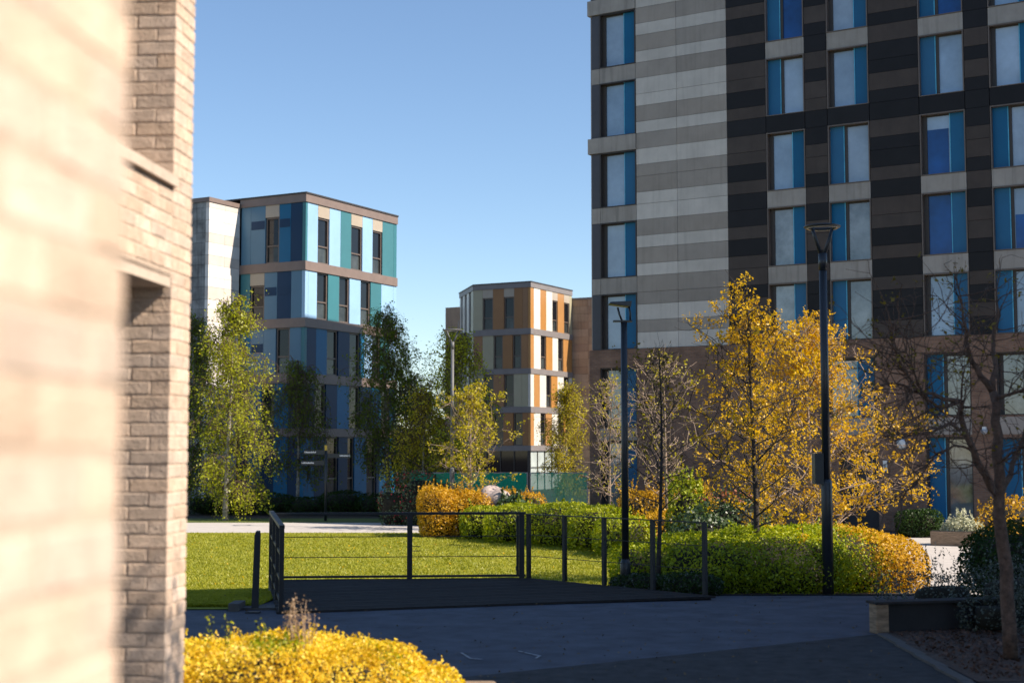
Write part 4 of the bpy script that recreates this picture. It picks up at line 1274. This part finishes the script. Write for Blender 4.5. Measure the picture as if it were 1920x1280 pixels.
LF_white = leaf_mat('variegated_leaf', [(0.25, 0.28, 0.14), (0.55, 0.55, 0.38), (0.75, 0.72, 0.55)], 0.3)
LF_red = leaf_mat('red_flower', [(0.35, 0.02, 0.03), (0.55, 0.03, 0.06), (0.60, 0.10, 0.10)], 0.3)
LF_pink = leaf_mat('rusty_young_leaf', [(0.35, 0.12, 0.07), (0.45, 0.17, 0.10), (0.5, 0.22, 0.13)], 0.35)
LF_lemon = leaf_mat('lemon_shrub_leaf', [(0.50, 0.27, 0.02), (0.82, 0.56, 0.03), (0.92, 0.72, 0.08), (0.92, 0.66, 0.24)], 0.4)
LF_straw = leaf_mat('dry_straw', [(0.30, 0.20, 0.12), (0.45, 0.32, 0.2), (0.5, 0.38, 0.26)], 0.3)
M_core_stem = mat('hedge_core_and_stem', (0.020, 0.018, 0.011), 0.95, 0.3, 10)

def hedge(name, label, blobs, leaf, n, size, seed, cat='hedge', group=None, power=3.2, rough=0.10, sprigs=0, sprig_len=.2, second=None, core=0.70, aspect=0.6):
    """blobs: (cx, cy, rx, ry, ztop) standing on the ground; the leaves fill an uneven shell of rounded volumes."""
    rg = np.random.default_rng(seed)
    b0 = blobs[0]
    base = np.array([b0[0], b0[1], gz(b0[1])])
    t = thing(name, label, cat, tuple(base), 0, group)
    areas = np.array([b[2] * b[3] + (b[2] + b[3]) * (b[4] - gz(b[1])) for b in blobs])
    k = rg.normal(size=(8, 3)) * 2.6
    ph = rg.uniform(0, 6.28, 8)
    pts, outs = [], []
    for bi, b in enumerate(blobs):
        m_ = int(n * areas[bi] / areas.sum())
        z0 = gz(b[1]); H = b[4] - z0
        c = np.array([b[0], b[1], z0 + H * .42]); R = np.array([b[2], b[3], H * .58])
        d = rg.normal(size=(m_, 3)); d /= np.linalg.norm(d, axis=1, keepdims=True)
        q = (np.abs(d) ** power).sum(1) ** (-1 / power)
        world_ = c + d * R * q[:, None]
        bump_ = np.sin(world_ @ k.T + ph).mean(1) * rough * 2.2
        depth = 1 - np.abs(rg.normal(size=m_)) * 0.11 + bump_ + rg.normal(size=m_) * .015
        p = c + d * R * (q * depth)[:, None]
        keep = p[:, 2] > z0 + 0.03
        for bj, e in enumerate(blobs):
            if bj == bi: continue
            ez = gz(e[1]); eH = e[4] - ez
            ec = np.array([e[0], e[1], ez + eH * .42]); eR = np.array([e[2], e[3], eH * .58]) * .80
            keep &= ((np.abs((p - ec) / eR) ** power).sum(1) > 1)
        pts.append(p[keep]); outs.append((d / R)[keep])
        # solid dark core added to block light and darken gaps between leaves
        blob('stems', c - base, R * core, M_core_stem, seed + bi, 0.25, 10, zmin=0.0, parent=t, power=power)
    P_ = np.concatenate(pts); O_ = np.concatenate(outs)
    O_ /= np.linalg.norm(O_, axis=1, keepdims=True)
    if sprigs:
        top = np.where(O_[:, 2] > .35)[0]
        ii = rg.choice(top, sprigs)
        sp, so = [], []
        for i in ii:
            L_ = sprig_len * rg.uniform(.3, 1.2)
            d = np.array([rg.normal() * .3, rg.normal() * .3, 1.0])
            m2 = int(7 + L_ * 30)
            for s in np.linspace(0, 1, m2):
                sp.append(P_[i] + d * L_ * s + rg.normal(size=3) * size * .45 * (1.1 - s)); so.append(rg.normal(size=3))
        P_ = np.concatenate([P_, sp]); O_ = np.concatenate([O_, so])
    V = leaves_from(P_ - base, size, rg, aspect, outward=O_ * .9)
    if second is not None:
        mask = second[1](P_, rg)
        quads_obj('foliage', V[~mask], leaf, t)
        quads_obj('foliage', V[mask], second[0], t)
    else:
        quads_obj('foliage', V, leaf, t)
    return t

hedge('golden_hedge', 'tall golden orange hedge at the end of the pale far path', [(-2.35, 46.6, .75, 1.0, .85), (-1.3, 46.4, .8, .9, .75)], LF_hgold, 20000, .07, 101, sprigs=70, sprig_len=.35)
hedge('golden_hedge', 'low golden hedge behind the boulder and green hedge', [(-.4, 49.0, .9, .8, .75), (.6, 49.4, .6, .6, .65)], LF_hgold, 6000, .075, 102, sprigs=40, sprig_len=.3)
hedge('green_hedge', 'long rounded green hedge along the far side of the lawn', [(-.9, 45.2, .8, .8, .35), (.2, 43.6, 1.1, 1.1, .48), (1.4, 42.2, 1.1, 1.1, .55), (2.5, 40.6, 1.0, 1.3, .55), (3.0, 38.4, .8, 1.2, .35)], LF_hlime, 34000, .075, 103, sprigs=50, sprig_len=.25)
hedge('golden_hedge', 'bushy golden hedge behind the dark slim sapling', [(3.9, 41.5, .9, 1.0, .95), (5.0, 41.0, .9, 1.0, 1.0), (4.2, 38.8, .9, .9, .45)], LF_hgold, 14000, .075, 104, sprigs=90, sprig_len=.4)
front_right = lambda P_, rg: (P_[:, 0] + 0.25 * (P_[:, 2]) + rg.normal(size=len(P_)) * .18 > 5.75)
hedge('clipped_hedge', 'broad clipped hedge with green top and golden right end by the pavement', [(2.3, 23.9, .7, .9, .55), (3.3, 23.9, 1.0, 2.0, .72), (4.4, 24.1, 1.1, 2.3, .80), (5.4, 24.4, 1.0, 2.3, .82), (6.15, 24.0, .62, 1.6, .68)], LF_hgreen, 85000, .05, 105, sprigs=160, sprig_len=.16, second=(LF_hgold, front_right), rough=.05, core=.73)
hedge('low_shrub', 'low shaded white flecked shrub at the foot of the square headed lamp', [(2.0, 22.3, .5, .4, .18), (2.75, 21.75, .5, .4, .26)], LF_dark, 8000, .042, 106, cat='shrub', rough=.2, second=(LF_grey, lambda P_, rg: rg.random(len(P_)) < .2))
hedge('evergreen_shrub', 'glossy dark evergreen shrub with rusty tips between golden and clipped hedges', [(5.3, 34.5, .9, .8, 1.0), (4.4, 33.5, .8, .7, .62)], LF_rhodo, 9000, .09, 107, cat='shrub', rough=.2, second=(LF_pink, lambda P_, rg: (P_[:, 2] > .85) & (rg.random(len(P_)) < .35)))
hedge('evergreen_shrub', 'bright green upright shrub behind the rusty tipped evergreen', [(4.5, 36.5, .55, .5, 1.35)], LF_hlime, 4500, .085, 108, cat='shrub', rough=.2, sprigs=30, sprig_len=.35)
hedge('rhododendron', 'dark large leaved shrub poking above the long green hedge', [(.1, 46.0, .55, .5, .62)], LF_rhodo, 1500, .15, 109, cat='shrub', rough=.3, sprigs=14, sprig_len=.3, core=.5)
hedge('flowering_shrub', 'tall shrub with red flowers behind the golden orange hedge', [(-3.5, 53.4, .8, .6, 1.25), (-2.6, 53.0, .7, .5, 1.0), (-4.4, 53.6, .7, .5, .8)], LF_rhodo, 9000, .085, 110, cat='shrub', rough=.25, second=(LF_red, lambda P_, rg: (rg.random(len(P_)) < .10)))
hedge('low_hedge', 'low dark hedge bed along the foot of the blue block', [(-13.5 + 1.5 * i, 63.3 - .2 * (i % 2), 1.0, 1.6, .05 + .12 * ((i * 5) % 3)) for i in range(7)], LF_dark, 22000, .09, 111, rough=.14)
hedge('evergreen_shrub', 'dark dome shrub against the brick base of the tower', [(13.1, 46.2, .72, .6, .18)], LF_dark, 5000, .08, 112, cat='shrub')
hedge('variegated_shrub', 'white leaved shrub lit by the sun in the timber planter', [(13.3, 42.3, .55, .45, .02)], LF_white, 2600, .09, 113, cat='shrub', rough=.3, sprigs=24, sprig_len=.3, core=.5)
hedge('evergreen_shrub', 'large dark green shrub behind the forked bare tree', [(7.35, 20.6, .95, .9, 1.05), (8.3, 20.2, .9, .9, 1.2)], LF_dark, 20000, .055, 114, cat='shrub', rough=.12)
hedge('golden_shrub', 'golden shrub top catching sun behind the large dark green shrub', [(9.75, 27.4, .8, .8, 1.22), (10.8, 27.6, .8, .8, 1.3)], LF_hgold, 8000, .06, 115, cat='shrub', sprigs=40, sprig_len=.25)
hedge('grey_leaved_shrub', 'loose grey leaved shrub spilling around the low bench', [(5.3, 17.7, .75, .5, .62), (6.2, 17.6, .8, .6, .72), (6.5, 16.1, .8, .6, .5), (5.6, 16.6, .5, .3, .42)], LF_grey, 13000, .035, 116, cat='shrub', rough=.28, sprigs=130, sprig_len=.40, core=.5)
fg_green = lambda P_, rg: (np.sin(P_[:, 0] * 7 + 1) + np.sin(P_[:, 1] * 5) + np.sin(P_[:, 2] * 9) + rg.normal(size=len(P_)) * .5 > 1.35)
hedge('golden_shrub', 'bright yellow shrub in the foreground against the buff brick building', [(-2.55, 10.6, .6, .8, .72), (-1.85, 10.6, .6, .85, .70), (-1.2, 10.6, .55, .8, .64), (-.75, 10.55, .38, .65, .48)], LF_lemon, 85000, .027, 117, cat='shrub', core=.6, rough=.12, sprigs=420, sprig_len=.08, second=(LF_hlime, fg_green), aspect=.7)
# dry stems and green shoots growing through the foreground shrub
def shoots(name, label, base, items, leaf, bark, lsize, nleaf):
    t = thing(name, label, 'plant', tuple(base))
    r = random.Random(int(base[0] * -100))
    W = Tubes(); lv = []
    for (dx, dy, h) in items:
        pts, d = wander(r, (dx, dy, 0), (r.gauss(0, .06), r.gauss(0, .06), 1), h, 6, .05, .0)
        W.add(pts, [.005, .0045, .004, .0035, .003, .0025, .002], 4, cap=False)
        for i in range(3, 7):
            for _ in range(nleaf):
                lv.append(pts[i] + rv(r) * .022)
    W.obj('stem', bark, t)
    quads_obj('leaves', leaves_from(np.array(lv), lsize, np.random.default_rng(8), .5), leaf, t)
rr = random.Random(5)
M_straw = mat('dry_stem', (0.34, 0.24, 0.16), 0.9, 0.15)
shoots('dry_seed_stems', 'cluster of dry brown seed stems rising from the yellow shrub', np.array([-1.56, 10.5, .5]), [(rr.uniform(-.09, .08), rr.uniform(-.06, .06), rr.uniform(.38, .52)) for _ in range(16)], LF_straw, M_straw, .02, 9)
shoots('green_shoots', 'fresh green shoots standing above the yellow shrub', np.array([-2.05, 10.4, .5]), [(-.12, 0, .36), (-.05, .05, .40), (.0, 0, .33), (.22, 0, .35), (.26, .04, .31)], LF_hlime, M_core_stem, .03, 7)

# mulch chips and distant trees
rg = np.random.default_rng(9)
n = 5000
C = np.stack([rg.uniform(4.3, 8.5, n), rg.uniform(13.1, 17.5, n), np.full(n, .03)], 1)
C = C[(C[:, 0] > 4.25) & (C[:, 1] < 16.5 + (C[:, 0] - 4.2) * .55)]
props(quads_obj('mulch_chips', leaves_from(C, .06, rg, .45, flat=1.5), leaf_mat('mulch_chip', [(0.05, 0.03, 0.022), (0.10, 0.06, 0.045), (0.20, 0.14, 0.11)], 0.0, .05)), 'bark mulch chips and dead leaves in the planting bed', 'mulch', kind='stuff')
n = 700
yy = rg.uniform(12.4, 22, n); C = np.stack([rg.uniform(-.2, .36, n) * yy, yy, np.full(n, .022)], 1)
C = C[~((C[:, 0] > 4.1) & (C[:, 1] < 19))]
props(quads_obj('leaf_litter', leaves_from(C, .035, rg, .6, flat=2.5), leaf_mat('dry_litter', [(0.05, 0.035, 0.02), (0.14, 0.10, 0.06), (0.30, 0.24, 0.15)], 0.1, .05)), 'small dry leaves and grit scattered on the pavement', 'leaf litter', kind='stuff')
n = 260
yy = rg.uniform(24, 46, n); C = np.stack([rg.uniform(-.24, .03, n) * yy, yy, np.array([gz(q) for q in yy]) + .035], 1)
props(quads_obj('fallen_leaves', leaves_from(C, .06, rg, .7, flat=2), LF_gold), 'scattered fallen yellow leaves on the lawn', 'fallen leaves', kind='stuff')
pts = []
for i in range(60):
    x = -45 + i * 1.6; y = 135 + rg.uniform(-8, 8); h = rg.uniform(5, 9); w = rg.uniform(1.5, 3)
    d = rg.normal(size=(420, 3)); d /= np.linalg.norm(d, axis=1, keepdims=True)
    pts.append(np.array([x, y, -.7 + h * .55]) + d * np.array([w, w, h * .48]) * rg.uniform(.6, 1, (420, 1)))
props(quads_obj('distant_wood', leaves_from(np.concatenate(pts), .5, rg, .7), LF_birch_shade), 'distant belt of dark green trees behind the buildings', 'wood', kind='stuff')
print('faces', sum(len(m.polygons) for m in bpy.data.meshes))
